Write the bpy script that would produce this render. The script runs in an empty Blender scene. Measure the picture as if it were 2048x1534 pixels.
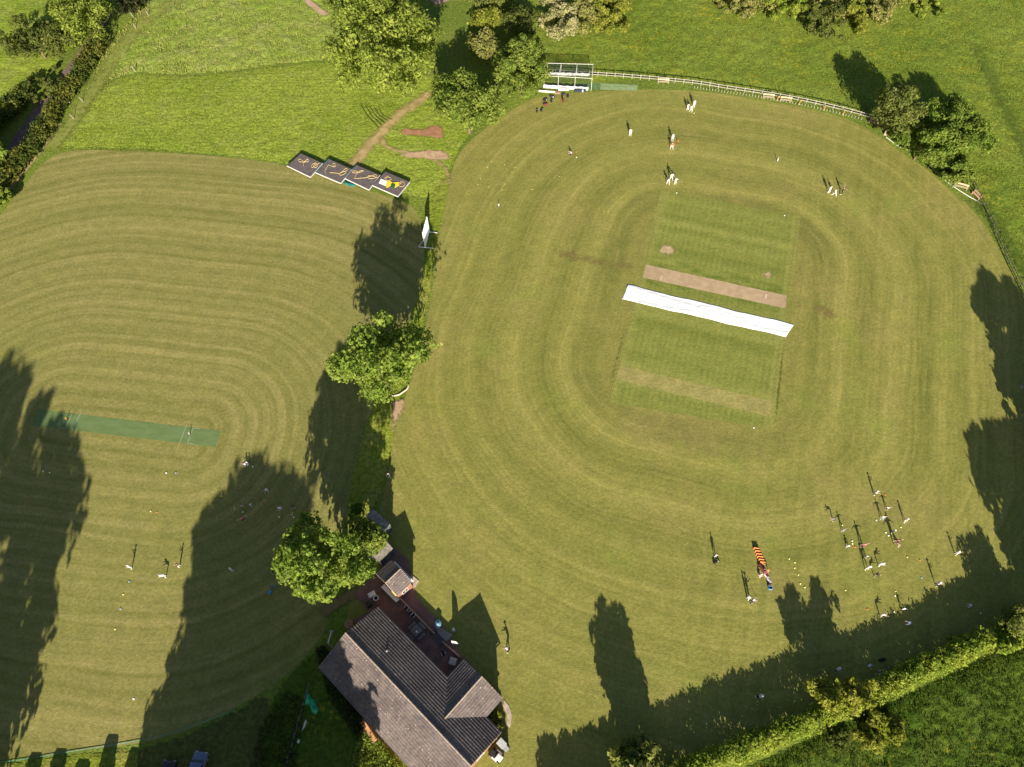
import bpy, bmesh, math, random
import numpy as np
from mathutils import Vector, Matrix
R = math.radians
S = bpy.context.scene
COL = S.collection
random.seed(7)

# ------------------------------------------------------------------ camera, sky, sun, exposure
CAM_F, CAM_T, CAM_ROLL, CAM_H = 1498.55, R(30.05), R(-1.746), 104.47
FWD = np.array([0, math.sin(CAM_T), -math.cos(CAM_T)])
_up = np.array([0, math.cos(CAM_T), math.sin(CAM_T)]); _rt = np.array([1., 0, 0])
RGT = math.cos(CAM_ROLL)*_rt + math.sin(CAM_ROLL)*_up
UPV = -math.sin(CAM_ROLL)*_rt + math.cos(CAM_ROLL)*_up
cam = bpy.data.cameras.new('camera')
cam.sensor_fit = 'HORIZONTAL'; cam.sensor_width = 36.0; cam.lens = 36.0*CAM_F/2048
cam.clip_start = 0.5; cam.clip_end = 3000
camo = bpy.data.objects.new('camera', cam); COL.objects.link(camo); S.camera = camo
M = Matrix(((RGT[0], UPV[0], -FWD[0]), (RGT[1], UPV[1], -FWD[1]), (RGT[2], UPV[2], -FWD[2])))
camo.matrix_world = Matrix.Translation((0, 0, CAM_H)) @ M.to_4x4()

SUN_EL, SUN_AZ = 22.0, 92.0          # shadows run towards azimuth 92 deg (measured from +X)
sd = bpy.data.lights.new('sun', 'SUN'); sd.energy = 5.0; sd.angle = R(0.53); sd.color = (1.0, .91, .76)
sun = bpy.data.objects.new('sun', sd); COL.objects.link(sun)
sdir = Vector((math.cos(R(SUN_AZ))*math.cos(R(SUN_EL)), math.sin(R(SUN_AZ))*math.cos(R(SUN_EL)), -math.sin(R(SUN_EL))))
sun.rotation_euler = sdir.to_track_quat('-Z', 'Y').to_euler()
W = bpy.data.worlds.new('World'); S.world = W; W.use_nodes = True
wn = W.node_tree; bg = wn.nodes['Background']
sky = wn.nodes.new('ShaderNodeTexSky'); sky.sky_type = 'NISHITA'; sky.sun_disc = False
sky.sun_elevation = R(SUN_EL); sky.sun_rotation = math.atan2(-sdir.x, -sdir.y)
wn.links.new(sky.outputs[0], bg.inputs[0]); bg.inputs[1].default_value = 0.052
S.view_settings.view_transform = 'Standard'; S.view_settings.look = 'None'
S.view_settings.exposure = 1.19; S.view_settings.gamma = 1.0
S.cycles.max_bounces = 5; S.cycles.diffuse_bounces = 3; S.cycles.transmission_bounces = 3
S.cycles.transparent_max_bounces = 12; S.cycles.caustics_reflective = False; S.cycles.caustics_refractive = False

def G(px, py, z=0.0):
    """point of the place at height z that the photograph shows at pixel (px, py) of 2048x1534"""
    d = FWD + (px-1024)/CAM_F*RGT - (py-767)/CAM_F*UPV
    k = (CAM_H-z)/-d[2]
    return np.array([d[0]*k, d[1]*k, z])
def GV(px, py, z=0.0): return Vector(G(px, py, z))
def PJ(P):
    P = np.atleast_2d(P) - np.array([0, 0, CAM_H]); zz = P@FWD
    return np.stack([1024+CAM_F*(P@RGT)/zz, 767-CAM_F*(P@UPV)/zz], 1)
def GP(poly, z=0.0): return np.array([G(x, y, z) for x, y in poly])

# ------------------------------------------------------------------ helpers
def chaikin(P, n=2, closed=True):
    P = np.array(P, float)
    for _ in range(n):
        if closed: Q = np.roll(P, -1, 0); P = np.stack([.75*P+.25*Q, .25*P+.75*Q], 1).reshape(-1, P.shape[1])
        else:
            A, B = P[:-1], P[1:]; M_ = np.stack([.75*A+.25*B, .25*A+.75*B], 1).reshape(-1, P.shape[1])
            P = np.vstack([P[:1], M_, P[-1:]])
    return P
def inpoly(pts, poly):
    x, y = pts[:, 0], pts[:, 1]; ins = np.zeros(len(pts), bool); j = len(poly)-1
    for i in range(len(poly)):
        xi, yi = poly[i][:2]; xj, yj = poly[j][:2]
        c = ((yi > y) != (yj > y)) & (x < (xj-xi)*(y-yi)/((yj-yi) or 1e-9)+xi)
        ins ^= c; j = i
    return ins
def edist(pts, poly):
    d = np.full(len(pts), 1e9); n = len(poly)
    for i in range(n):
        a = np.array(poly[i][:2]); b = np.array(poly[(i+1) % n][:2]); ab = b-a
        t = np.clip(((pts-a)@ab)/max(ab@ab, 1e-9), 0, 1)
        d = np.minimum(d, np.hypot(*(pts-a-t[:, None]*ab).T))
    return d
_rng = np.random.default_rng(3); _lat = _rng.random((256, 256))
def vnoise(x, y):
    xi = np.floor(x).astype(int); yi = np.floor(y).astype(int); fx = x-xi; fy = y-yi
    fx = fx*fx*(3-2*fx); fy = fy*fy*(3-2*fy); g = lambda a, b: _lat[a % 256, b % 256]
    return (g(xi, yi)*(1-fx)+g(xi+1, yi)*fx)*(1-fy)+(g(xi, yi+1)*(1-fx)+g(xi+1, yi+1)*fx)*fy

def mesh_np(name, V, F, mats=(), smooth=False, attr=None):
    me = bpy.data.meshes.new(name); V = np.asarray(V, np.float32); F = np.asarray(F, np.int32); k = F.shape[1]
    me.vertices.add(len(V)); me.vertices.foreach_set('co', V.ravel())
    me.loops.add(F.size); me.loops.foreach_set('vertex_index', F.ravel())
    me.polygons.add(len(F)); me.polygons.foreach_set('loop_start', np.arange(0, F.size, k, dtype=np.int32))
    if attr:
        for an, av in attr.items():
            a = me.attributes.new(an, 'FLOAT', 'POINT'); a.data.foreach_set('value', np.asarray(av, np.float32))
    me.update(calc_edges=True)
    if smooth: me.polygons.foreach_set('use_smooth', np.ones(len(F), bool))
    for m in mats: me.materials.append(m)
    return me
def link(name, me, parent=None, loc=None):
    o = bpy.data.objects.new(name, me); COL.objects.link(o)
    if parent is not None: o.parent = parent
    if loc is not None: o.location = loc
    return o
def tag(o, label, cat, group=None):
    o['label'] = label; o['category'] = cat
    if group: o['group'] = group
    return o
def struct(o): o['kind'] = 'structure'; return o
def stuff(o, label, cat): o['kind'] = 'stuff'; o['label'] = label; o['category'] = cat; return o
def thing(name, label, cat, loc=(0, 0, 0), rz=0, group=None):
    o = bpy.data.objects.new(name, None); COL.objects.link(o); o.location = loc; o.rotation_euler = (0, 0, rz)
    o.empty_display_size = .2
    return tag(o, label, cat, group)
def copy_tree(o, parent=None):
    c = o.copy(); COL.objects.link(c)
    if parent is not None: c.parent = parent
    for ch in list(o.children): copy_tree(ch, c)
    return c

class MB:
    """collects simple solids and links them as one mesh object"""
    def __init__(s): s.b = bmesh.new()
    def box(s, c, d, rz=0, ry=0, rx=0, bev=0.0):
        m = Matrix.Translation(c) @ Matrix.Rotation(rz, 4, 'Z') @ Matrix.Rotation(ry, 4, 'Y') @ Matrix.Rotation(rx, 4, 'X') @ Matrix.Diagonal((d[0], d[1], d[2], 1))
        r = bmesh.ops.create_cube(s.b, size=1, matrix=m)
        if bev: bmesh.ops.bevel(s.b, geom=list({e for v in r['verts'] for e in v.link_edges}), offset=bev, segments=2, affect='EDGES', profile=.5)
        return s
    def tube(s, pts, rad, n=8, cap=True):
        pts = [Vector(p) for p in pts]; rad = rad if hasattr(rad, '__len__') else [rad]*len(pts); rings = []
        for i, p in enumerate(pts):
            t = (pts[min(i+1, len(pts)-1)]-pts[max(i-1, 0)]).normalized()
            a = t.orthogonal().normalized() if i == 0 else (a-t*a.dot(t)).normalized()
            b = t.cross(a)
            rings.append([s.b.verts.new(p+(a*math.cos(2*math.pi*k/n)+b*math.sin(2*math.pi*k/n))*rad[i]) for k in range(n)])
        for r0, r1 in zip(rings, rings[1:]):
            for k in range(n): s.b.faces.new((r0[k], r0[(k+1) % n], r1[(k+1) % n], r1[k]))
        if cap: s.b.faces.new(rings[0][::-1]); s.b.faces.new(rings[-1])
        return s
    def bar(s, a, b, w, h):
        a = Vector(a); b = Vector(b); d = b-a; q = d.to_track_quat('X', 'Z').to_matrix().to_4x4()
        bmesh.ops.create_cube(s.b, size=1, matrix=Matrix.Translation((a+b)/2) @ q @ Matrix.Diagonal((d.length, w, h, 1))); return s
    def ball(s, c, r, n=10, sc=(1, 1, 1)):
        bmesh.ops.create_uvsphere(s.b, u_segments=n, v_segments=max(5, n*2//3), radius=r, matrix=Matrix.Translation(c) @ Matrix.Diagonal((*sc, 1))); return s
    def cone(s, c, r0, r1, h, n=14):
        bmesh.ops.create_cone(s.b, cap_ends=True, segments=n, radius1=r0, radius2=r1, depth=h, matrix=Matrix.Translation((c[0], c[1], c[2]+h/2))); return s
    def face(s, pts): s.b.faces.new([s.b.verts.new(p) for p in pts]); return s
    def prism(s, poly, z0, z1):
        lo = [s.b.verts.new((p[0], p[1], z0)) for p in poly]; hi = [s.b.verts.new((p[0], p[1], z1)) for p in poly]; n = len(poly)
        s.b.faces.new(hi); s.b.faces.new(lo[::-1])
        for i in range(n): s.b.faces.new((lo[i], lo[(i+1) % n], hi[(i+1) % n], hi[i]))
        return s
    def mesh(s, name, mat, smooth=False):
        bmesh.ops.recalc_face_normals(s.b, faces=s.b.faces)
        me = bpy.data.meshes.new(name); s.b.to_mesh(me); s.b.free()
        if smooth: me.polygons.foreach_set('use_smooth', np.ones(len(me.polygons), bool))
        me.materials.append(mat); return me
    def build(s, name, mat, parent=None, smooth=False): return link(name, s.mesh(name, mat, smooth), parent)

# ------------------------------------------------------------------ materials
class NT:
    def __init__(s, name, rough=.9, spec=.2):
        s.mat = bpy.data.materials.new(name); s.mat.use_nodes = True; s.t = s.mat.node_tree; s.n = s.t.nodes
        s.p = s.n['Principled BSDF']; s.p.inputs['Roughness'].default_value = rough; s.p.inputs['Specular IOR Level'].default_value = spec
        s.out = s.n['Material Output']; s._pos = None
    def set(s, sock, v):
        if isinstance(v, bpy.types.NodeSocket): s.t.links.new(v, sock)
        elif hasattr(v, '__len__') and sock.type == 'RGBA': sock.default_value = (*v[:3], 1)
        else: sock.default_value = v
    def pos(s):
        if s._pos is None: s._pos = s.n.new('ShaderNodeNewGeometry')
        return s._pos.outputs['Position']
    def rnd(s): s.pos(); return s._pos.outputs['Random Per Island']
    def m(s, op, *a, clamp=False):
        n = s.n.new('ShaderNodeMath'); n.operation = op; n.use_clamp = clamp
        for i, v in enumerate(a): s.set(n.inputs[i], v)
        return n.outputs[0]
    def xyz(s, v):
        n = s.n.new('ShaderNodeSeparateXYZ'); s.set(n.inputs[0], v); return n.outputs
    def vec(s, x, y, z=0.0):
        n = s.n.new('ShaderNodeCombineXYZ'); s.set(n.inputs[0], x); s.set(n.inputs[1], y); s.set(n.inputs[2], z); return n.outputs[0]
    def noise(s, v, scale, det=2.0, rough=.5, dim='3D', dist=0.0):
        n = s.n.new('ShaderNodeTexNoise'); n.noise_dimensions = dim
        s.set(n.inputs['W' if dim == '1D' else 'Vector'], v); n.inputs['Scale'].default_value = scale
        n.inputs['Detail'].default_value = det; n.inputs['Roughness'].default_value = rough; n.inputs['Distortion'].default_value = dist
        return n.outputs[0]
    def vor(s, v, scale):
        n = s.n.new('ShaderNodeTexVoronoi'); s.set(n.inputs['Vector'], v); n.inputs['Scale'].default_value = scale; return n.outputs
    def rng(s, v, a, b, c=0.0, d=1.0, smooth=True):
        n = s.n.new('ShaderNodeMapRange'); n.interpolation_type = 'SMOOTHSTEP' if smooth else 'LINEAR'
        for i, x in enumerate((v, a, b, c, d)): s.set(n.inputs[i], x)
        return n.outputs[0]
    def mix(s, f, a, b, mode='MIX'):
        n = s.n.new('ShaderNodeMix'); n.data_type = 'RGBA'; n.blend_type = mode
        s.set(n.inputs[0], f); s.set(n.inputs[6], a); s.set(n.inputs[7], b); return n.outputs[2]
    def attr(s, name):
        n = s.n.new('ShaderNodeAttribute'); n.attribute_name = name; return n.outputs['Fac']
    def bump(s, h, dist=.05, strength=1.0):
        n = s.n.new('ShaderNodeBump'); n.inputs['Distance'].default_value = dist; n.inputs['Strength'].default_value = strength
        s.set(n.inputs['Height'], h); s.t.links.new(n.outputs[0], s.p.inputs['Normal']); return n.outputs[0]
    def col(s, c): s.set(s.p.inputs['Base Color'], c); return s
    def rot(s, cx, cy, ang):
        x, y, _ = s.xyz(s.pos()); dx = s.m('SUBTRACT', x, cx); dy = s.m('SUBTRACT', y, cy); c, q = math.cos(ang), math.sin(ang)
        u = s.m('ADD', s.m('MULTIPLY', dx, c), s.m('MULTIPLY', dy, q)); v = s.m('SUBTRACT', s.m('MULTIPLY', dy, c), s.m('MULTIPLY', dx, q))
        return u, v
    def rect_dist(s, u, v, hu, hv, wob=0.0):
        du = s.m('MAXIMUM', s.m('SUBTRACT', s.m('ABSOLUTE', u), hu), 0.0); dv = s.m('MAXIMUM', s.m('SUBTRACT', s.m('ABSOLUTE', v), hv), 0.0)
        d = s.m('SQRT', s.m('ADD', s.m('MULTIPLY', du, du), s.m('MULTIPLY', dv, dv)))
        if wob: d = s.m('ADD', d, s.m('MULTIPLY', s.m('SUBTRACT', s.noise(s.pos(), .06, 1), .5), wob))
        return d
    def soft(s, thr=.5, amp=.6, scale=1.2, attr='edge', hard=.35):
        """fade the sheet out at its ragged edge"""
        a = s.m('ADD', s.attr(attr), s.m('MULTIPLY', s.m('SUBTRACT', s.noise(s.pos(), scale, 3, .6), .5), amp*2))
        f = s.rng(a, thr-hard, thr+hard)
        tr = s.n.new('ShaderNodeBsdfTransparent'); mx = s.n.new('ShaderNodeMixShader')
        s.t.links.new(f, mx.inputs[0]); s.t.links.new(tr.outputs[0], mx.inputs[1]); s.t.links.new(s.p.outputs[0], mx.inputs[2]); s.t.links.new(mx.outputs[0], s.out.inputs[0])
        return s

_pl = {}
def plain(name, c, rough=.7, var=.15, spec=.3, metal=0.0, scale=6.0):
    if name in _pl: return _pl[name]
    t = NT(name, rough, spec); n = t.noise(t.pos(), scale, 3)
    t.col(t.mix(t.rng(n, .3, .7), [x*(1-var) for x in c], [min(1, x*(1+var)) for x in c])); t.p.inputs['Metallic'].default_value = metal
    _pl[name] = t.mat; return t.mat

def leafmat(name, c, c2, trans=.5, var=.38, blossom=None, bl=.0):
    t = NT(name, .75, .12); big = t.noise(t.pos(), .35, 2); r = t.rnd()
    col = t.mix(t.rng(big, .35, .65), c, c2)
    dark = t.mix(t.m('MULTIPLY', r, 1.0), [x*(1-var) for x in (1, 1, 1)], [1+var]*3)
    col = t.mix(1.0, col, dark, 'MULTIPLY')
    if blossom:
        b = t.m('MULTIPLY', t.rng(t.noise(t.pos(), .8, 2), .35, .6), t.rng(t.m('FRACT', t.m('MULTIPLY', r, 17.3)), 1-bl, 1-bl+.05))
        col = t.mix(b, col, blossom)
    t.col(col)
    tl = t.n.new('ShaderNodeBsdfTranslucent'); t.t.links.new(t.mix(1.0, col, (1.1, 1.15, .5), 'MULTIPLY'), tl.inputs[0])
    mx = t.n.new('ShaderNodeMixShader'); mx.inputs[0].default_value = trans
    t.t.links.new(t.p.outputs[0], mx.inputs[1]); t.t.links.new(tl.outputs[0], mx.inputs[2]); t.t.links.new(mx.outputs[0], t.out.inputs[0])
    return t.mat

ART_C, ART_A = G(253, 856), R(-9.1)                 # artificial wicket
SQ_C, SQ_A = (G(1307.6, 461)+G(1595.9, 435.3)+G(1222.6, 787)+G(1542, 851.7))/4, R(-17.8)

def grass_fine(t, col, bumpd=.06):
    f1 = t.noise(t.pos(), 2.2, 4, .65); f2 = t.noise(t.pos(), .5, 3, .6)
    col = t.mix(1.0, col, t.mix(t.rng(f1, .28, .72), (.82, .83, .8), (1.17, 1.16, 1.15)), 'MULTIPLY')
    col = t.mix(1.0, col, t.mix(t.rng(f2, .3, .7), (.9, .92, .9), (1.09, 1.07, 1.06)), 'MULTIPLY')
    t.bump(t.m('ADD', f1, t.noise(t.pos(), 6, 2)), bumpd, .6)
    return col

def ring_k(t, d, u, v, per, wb, ws, wt, seed):
    ang = t.m('ARCTAN2', v, u)
    ph = t.m('MULTIPLY', t.noise(t.m('ADD', d, seed), .12, 1, .5, '1D'), 9.0)
    s1 = t.m('SINE', t.m('ADD', t.m('MULTIPLY', d, 2*math.pi/per), ph)); band = t.noise(t.m('ADD', d, seed*2), .22, 2, .5, '1D'); thin = t.noise(t.m('ADD', d, seed*3), 1.5, 1, .5, '1D')
    strk = t.noise(t.vec(t.m('MULTIPLY', d, .9), t.m('MULTIPLY', ang, 3.0), seed), 1.0, 3, .6)
    k = t.m('ADD', t.m('MULTIPLY', t.m('SUBTRACT', band, .5), wb), t.m('MULTIPLY', s1, ws)); k = t.m('ADD', k, t.m('MULTIPLY', t.m('SUBTRACT', thin, .5), wt))
    return t.m('MULTIPLY', k, t.rng(strk, .3, .62, .35, 1.25)), strk
def mat_left():
    t = NT('mown_left_field', .95, .1); u, v = t.rot(ART_C[0], ART_C[1], ART_A)
    d = t.rect_dist(u, t.m('ADD', v, .5), 11.5, 1.5, 1.2)
    k, strk = ring_k(t, d, u, v, 2.35, 1.0, .20, .8, 11.0)
    k = t.m('ADD', .5, k, clamp=True)
    col = t.mix(k, (.155, .153, .039), (.262, .234, .081))
    col = t.mix(t.rng(t.noise(t.pos(), .05, 3, .6), .42, .68, 0, .45), col, (.179, .183, .046))
    col = t.mix(t.rng(strk, .55, .75, 0, .35), col, (.255, .220, .087))
    col = t.mix(t.rng(t.noise(t.vec(t.m('MULTIPLY', u, 3.0), t.m('MULTIPLY', v, .25)), .6, 2), .6, .75, 0, .22), col, (.294, .260, .110))
    t.col(grass_fine(t, col)); return t.mat
def mat_main():
    t = NT('mown_main_field', .95, .1); u, v = t.rot(SQ_C[0], SQ_C[1], SQ_A)
    d = t.rect_dist(u, v, 6.0, 12.5, 2.2); sq = t.rect_dist(u, v, 13.2, 20.5)
    k, strk = ring_k(t, d, u, v, 5.6, 1.15, .05, .55, 23.0)
    k = t.m('MULTIPLY', k, t.rng(t.noise(t.pos(), .028, 3, .6), .30, .58, .35, 1.25)); x_, y_, z_ = t.xyz(t.pos())
    k2 = t.noise(t.vec(t.m('MULTIPLY', u, 1.5), t.m('MULTIPLY', v, .10)), .55, 3, .6); k = t.m('ADD', k, t.m('MULTIPLY', t.m('MULTIPLY', t.m('SUBTRACT', k2, .5), 1.1), t.rng(u, -8, 18)))
    k = t.m('ADD', .5, k, clamp=True)
    col = t.mix(k, (.141, .147, .032), (.261, .243, .066))
    dark = t.m('MULTIPLY', t.rng(d, 9.2, 11.0), t.rng(d, 15.5, 13.6)); right = t.rng(t.noise(t.pos(), .05, 2), .35, .62, .15, .8)
    col = t.mix(t.m('MULTIPLY', dark, right), col, (.141, .140, .035))
    col = t.mix(t.m('MULTIPLY', t.rng(sq, 3.2, 1.2), .35), col, (.178, .164, .046))
    col = t.mix(t.rng(t.noise(t.pos(), .06, 4, .6, dist=.6), .48, .70, 0, .42), col, (.256, .209, .074))
    col = t.mix(t.rng(strk, .56, .76, 0, .45), col, (.268, .227, .081))
    col = t.mix(t.rng(t.noise(t.pos(), .10, 4, .6), .54, .72, 0, .5), col, (.197, .227, .043))
    t.col(grass_fine(t, col)); return t.mat
def mat_square():
    t = NT('cricket_square_turf', .95, .1); u, v = t.rot(SQ_C[0], SQ_C[1], SQ_A)
    st = t.m('SINE', t.m('MULTIPLY', u, 2*math.pi/.95)); lane = t.noise(t.m('ADD', v, 4.4), .35, 1, .5, '1D'); b = t.noise(t.pos(), .16, 3, .6)
    k = t.m('ADD', t.m('ADD', .5, t.m('MULTIPLY', t.m('MULTIPLY', st, .16), t.rng(b, .35, .6))), t.m('MULTIPLY', t.m('SUBTRACT', lane, .5), 1.9), clamp=True)
    col = t.mix(k, (.136, .157, .031), (.219, .226, .056))
    dk = t.m('MULTIPLY', t.m('MULTIPLY', t.rng(v, 2.2, 3.2), t.rng(v, 10.0, 8.0)), t.rng(t.noise(t.vec(u, t.m('MULTIPLY', v, 3.0)), .22, 3), .42, .6))
    col = t.mix(t.m('MULTIPLY', dk, .7), col, (.094, .133, .020))
    edge = t.m('ABSOLUTE', u); col = t.mix(t.rng(edge, 11.2, 11.7, 0, .5), col, (.237, .231, .064))
    t.col(grass_fine(t, col)); return t.mat
def mat_meadow(name, a, b, c, rows=None, flower=0.0):
    t = NT(name, .95, .08); n1 = t.noise(t.pos(), .05, 4, .6); n2 = t.noise(t.pos(), 1.9, 4, .68); n3 = t.noise(t.pos(), .25, 3, .6)
    col = t.mix(t.rng(n1, .35, .65), a, b); col = t.mix(t.rng(n3, .45, .7, 0, .7), col, c)
    col = t.mix(1.0, col, t.mix(t.rng(n2, .3, .7), (.62, .66, .58), (1.30, 1.27, 1.25)), 'MULTIPLY')
    h = t.m('ADD', n2, t.m('MULTIPLY', t.noise(t.pos(), 3.5, 3), .6))
    if rows:
        x, y, _ = t.xyz(t.pos()); q = t.m('ADD', t.m('MULTIPLY', y, math.cos(rows)), t.m('MULTIPLY', x, -math.sin(rows)))
        q = t.m('ADD', q, t.m('MULTIPLY', t.noise(t.pos(), .35, 3), 2.2)); s = t.m('SINE', t.m('MULTIPLY', q, 2*math.pi/1.0))
        col = t.mix(1.0, col, t.mix(t.rng(s, -1, -.3), (.84, .87, .82), (1.02, 1.02, 1.02)), 'MULTIPLY')
    if flower:
        f = t.m('MULTIPLY', t.rng(t.noise(t.pos(), .12, 2), .5, .65), t.rng(t.noise(t.pos(), 1.6, 2), .55, .7)); col = t.mix(t.m('MULTIPLY', f, flower), col, (.33, .27, .015))
    t.col(col); t.bump(h, .16, .8); return t.mat

MM = {}
MM['ground'] = mat_meadow('field_grass', (.114, .159, .024), (.158, .202, .031), (.142, .171, .038))
MM['meadow'] = mat_meadow('meadow_grass_upper', (.178, .234, .027), (.231, .279, .040), (.226, .252, .056), rows=R(-3))
MM['meadow_rough'] = mat_meadow('meadow_grass_rough', (.182, .248, .036), (.226, .278, .055), (.260, .266, .092))
MM['meadow_right'] = mat_meadow('meadow_grass_right', (.112, .161, .020), (.158, .202, .032), (.162, .187, .024), flower=.8)
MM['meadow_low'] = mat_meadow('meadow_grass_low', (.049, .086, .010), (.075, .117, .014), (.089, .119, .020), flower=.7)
MM['strip'] = mat_meadow('verge_grass', (.135, .180, .018), (.200, .227, .031), (.247, .227, .058))
MM['shade'] = mat_meadow('verge_grass_shaded', (.075, .085, .022), (.098, .105, .028), (.107, .098, .030))  # verge grass with the tree shade painted into its colour

# ------------------------------------------------------------------ ground sheets
def sheet(name, poly_px, z, mat, smooth=2):
    P = chaikin(GP(poly_px)[:, :2], smooth) if smooth else GP(poly_px)[:, :2]
    b = bmesh.new(); f = b.faces.new([b.verts.new((p[0], p[1], z)) for p in P]); f.normal_update()
    if f.normal.z < 0: f.normal_flip()
    bmesh.ops.triangulate(b, faces=b.faces)
    me = bpy.data.meshes.new(name); b.to_mesh(me); b.free(); me.materials.append(mat); return struct(link(name, me))
def rough_sheet(name, poly_px, z, mat, step=.5, amp=.25, sc=1.0, fade=2.0, px=True):
    P = chaikin(GP(poly_px)[:, :2], 2) if px else np.array(poly_px)
    lo = P.min(0); hi = P.max(0); nx = int((hi[0]-lo[0])/step)+2; ny = int((hi[1]-lo[1])/step)+2
    X, Y = np.meshgrid(lo[0]+np.arange(nx)*step, lo[1]+np.arange(ny)*step); pts = np.stack([X.ravel(), Y.ravel()], 1)
    pts += (_rng.random(pts.shape)-.5)*step*.5
    ins = inpoly(pts, P); e = np.where(ins, edist(pts, P), 0)
    h = (vnoise(pts[:, 0]*sc, pts[:, 1]*sc)*.6+vnoise(pts[:, 0]*sc*2.3+9, pts[:, 1]*sc*2.3)*.4)
    zz = z+h*amp*np.clip(e/fade, 0, 1)
    idx = np.arange(nx*ny).reshape(ny, nx); F = np.stack([idx[:-1, :-1], idx[:-1, 1:], idx[1:, 1:], idx[1:, :-1]], -1).reshape(-1, 4)
    F = F[ins[F].all(1)]; used = np.unique(F); remap = -np.ones(nx*ny, int); remap[used] = np.arange(len(used))
    V = np.column_stack([pts, zz])[used]
    return struct(link(name, mesh_np(name, V, remap[F], [mat], True)))
def soft_patch(name, poly_px, z, mat, step=.5, width=1.5, px=True):
    P = chaikin(GP(poly_px)[:, :2], 2) if px else np.array(poly_px)
    lo = P.min(0)-step; hi = P.max(0)+step; nx = int((hi[0]-lo[0])/step)+2; ny = int((hi[1]-lo[1])/step)+2
    X, Y = np.meshgrid(lo[0]+np.arange(nx)*step, lo[1]+np.arange(ny)*step); pts = np.stack([X.ravel(), Y.ravel()], 1)
    ins = inpoly(pts, P); e = np.where(ins, edist(pts, P), 0)/width
    idx = np.arange(nx*ny).reshape(ny, nx); F = np.stack([idx[:-1, :-1], idx[:-1, 1:], idx[1:, 1:], idx[1:, :-1]], -1).reshape(-1, 4)
    F = F[ins[F].any(1)]; used = np.unique(F); remap = -np.ones(nx*ny, int); remap[used] = np.arange(len(used))
    V = np.column_stack([pts, np.full(len(pts), z)])[used]
    return struct(link(name, mesh_np(name, V, remap[F], [mat], False, {'edge': np.clip(e[used], 0, 1)})))
def ribbon(path_px, w0, w1=None):
    P = chaikin(GP(path_px)[:, :2], 2, False); w1 = w1 or w0; L, Q = [], []
    for i, p in enumerate(P):
        t = P[min(i+1, len(P)-1)]-P[max(i-1, 0)]; t /= np.hypot(*t); n = np.array([-t[1], t[0]]); w = (w0+(w1-w0)*i/(len(P)-1))/2
        L.append(p+n*w); Q.append(p-n*w)
    return np.array(L+Q[::-1])
def softmat(name, c1, c2, tex=1.0, **k):
    t = NT(name, .95, .1); n = t.noise(t.pos(), tex, 4, .65); t.col(t.mix(t.rng(n, .3, .7), c1, c2)); t.bump(n, .06, .6); t.soft(**k); return t.mat

big = MB().face([(-700, -500, 0), (700, -500, 0), (700, 900, 0), (-700, 900, 0)]).build('ground', MM['ground']); struct(big)
LEFT_POLY = [(-500, 2300), (-500, 900), (-200, 560), (0, 432), (55, 360), (100, 312), (150, 298), (300, 303), (450, 313), (575, 330), (700, 370), (790, 396), (838, 420), (850, 500), (845, 560), (822, 640), (790, 700), (745, 820), (722, 870), (700, 1000), (690, 1060), (660, 1250), (600, 1330), (470, 1420), (330, 1480), (140, 1505), (0, 1520), (-150, 1545)]
sheet('left_playing_field', LEFT_POLY[3:-1]+[(-120, 1535), (-200, 1200), (-150, 600)], .004, mat_left(), 1)
MAIN_POLY = [(905, 330), (930, 290), (985, 245), (1030, 215), (1080, 190), (1190, 183), (1280, 178), (1400, 181), (1500, 196), (1600, 214), (1690, 235), (1748, 264), (1804, 307), (1854, 338), (1894, 374), (1950, 422), (1996, 494), (2044, 584), (2130, 756), (2150, 1000), (2120, 1230), (2000, 1275), (1700, 1410), (1330, 1545), (1180, 1600), (900, 1620), (760, 1540), (700, 1400), (690, 1200), (740, 1090), (775, 960), (790, 850), (830, 740), (862, 610), (872, 500), (888, 420)]
sheet('main_playing_field', MAIN_POLY, .008, mat_main(), 1)
# rough grass round the mown fields
rough_sheet('meadow_upper', [(100, 302), (160, 294), (450, 309), (640, 340), (800, 385), (850, 400), (880, 395), (905, 330), (930, 285), (960, 240), (900, 150), (700, 120), (560, 130), (440, 148), (340, 152), (270, 146), (200, 170), (150, 235)], .012, MM['meadow'], .45, .22, .9)
rough_sheet('meadow_rough', [(150, 232), (200, 168), (270, 144), (340, 150), (440, 146), (560, 128), (700, 118), (700, -60), (340, -60), (285, 20), (215, 90)], .014, MM['meadow_rough'], .5, .42, .8)
rough_sheet('meadow_right', [(1060, 184), (1190, 166), (1290, 160), (1400, 168), (1500, 184), (1600, 202), (1690, 224), (1760, 258), (1850, 320), (1960, 400), (2010, 490), (2062, 590), (2180, 760), (2500, 560), (2400, -120), (1000, -120), (1010, 80)], .012, MM['meadow_right'], .6, .34, .7)
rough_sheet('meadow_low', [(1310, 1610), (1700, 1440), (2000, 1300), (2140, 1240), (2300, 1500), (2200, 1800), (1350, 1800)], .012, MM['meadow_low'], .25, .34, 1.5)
rough_sheet('verge', [(838, 400), (900, 335), (897, 400), (880, 470), (869, 540), (858, 600), (846, 660), (826, 735), (800, 800), (795, 850), (776, 950), (752, 1020), (720, 1055), (684, 1065), (690, 1010), (706, 940), (722, 868), (745, 815), (790, 700), (822, 630), (846, 550), (850, 500)], .016, MM['strip'], .35, .22, 1.1, 1.2)
rough_sheet('verge', [(545, 1380), (640, 1285), (690, 1330), (722, 1440), (726, 1500), (716, 1620), (540, 1620), (515, 1500)], .013, MM['meadow_low'], .3, .30, 1.3, 1.2)  # same grass as the sunlit verge; darker mix paints in the trees' shade
rough_sheet('verge', [(712, 1430), (760, 1470), (850, 1560), (840, 1640), (700, 1640), (716, 1500)], .015, MM['strip'], .3, .30, 1.3, .8)
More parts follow.
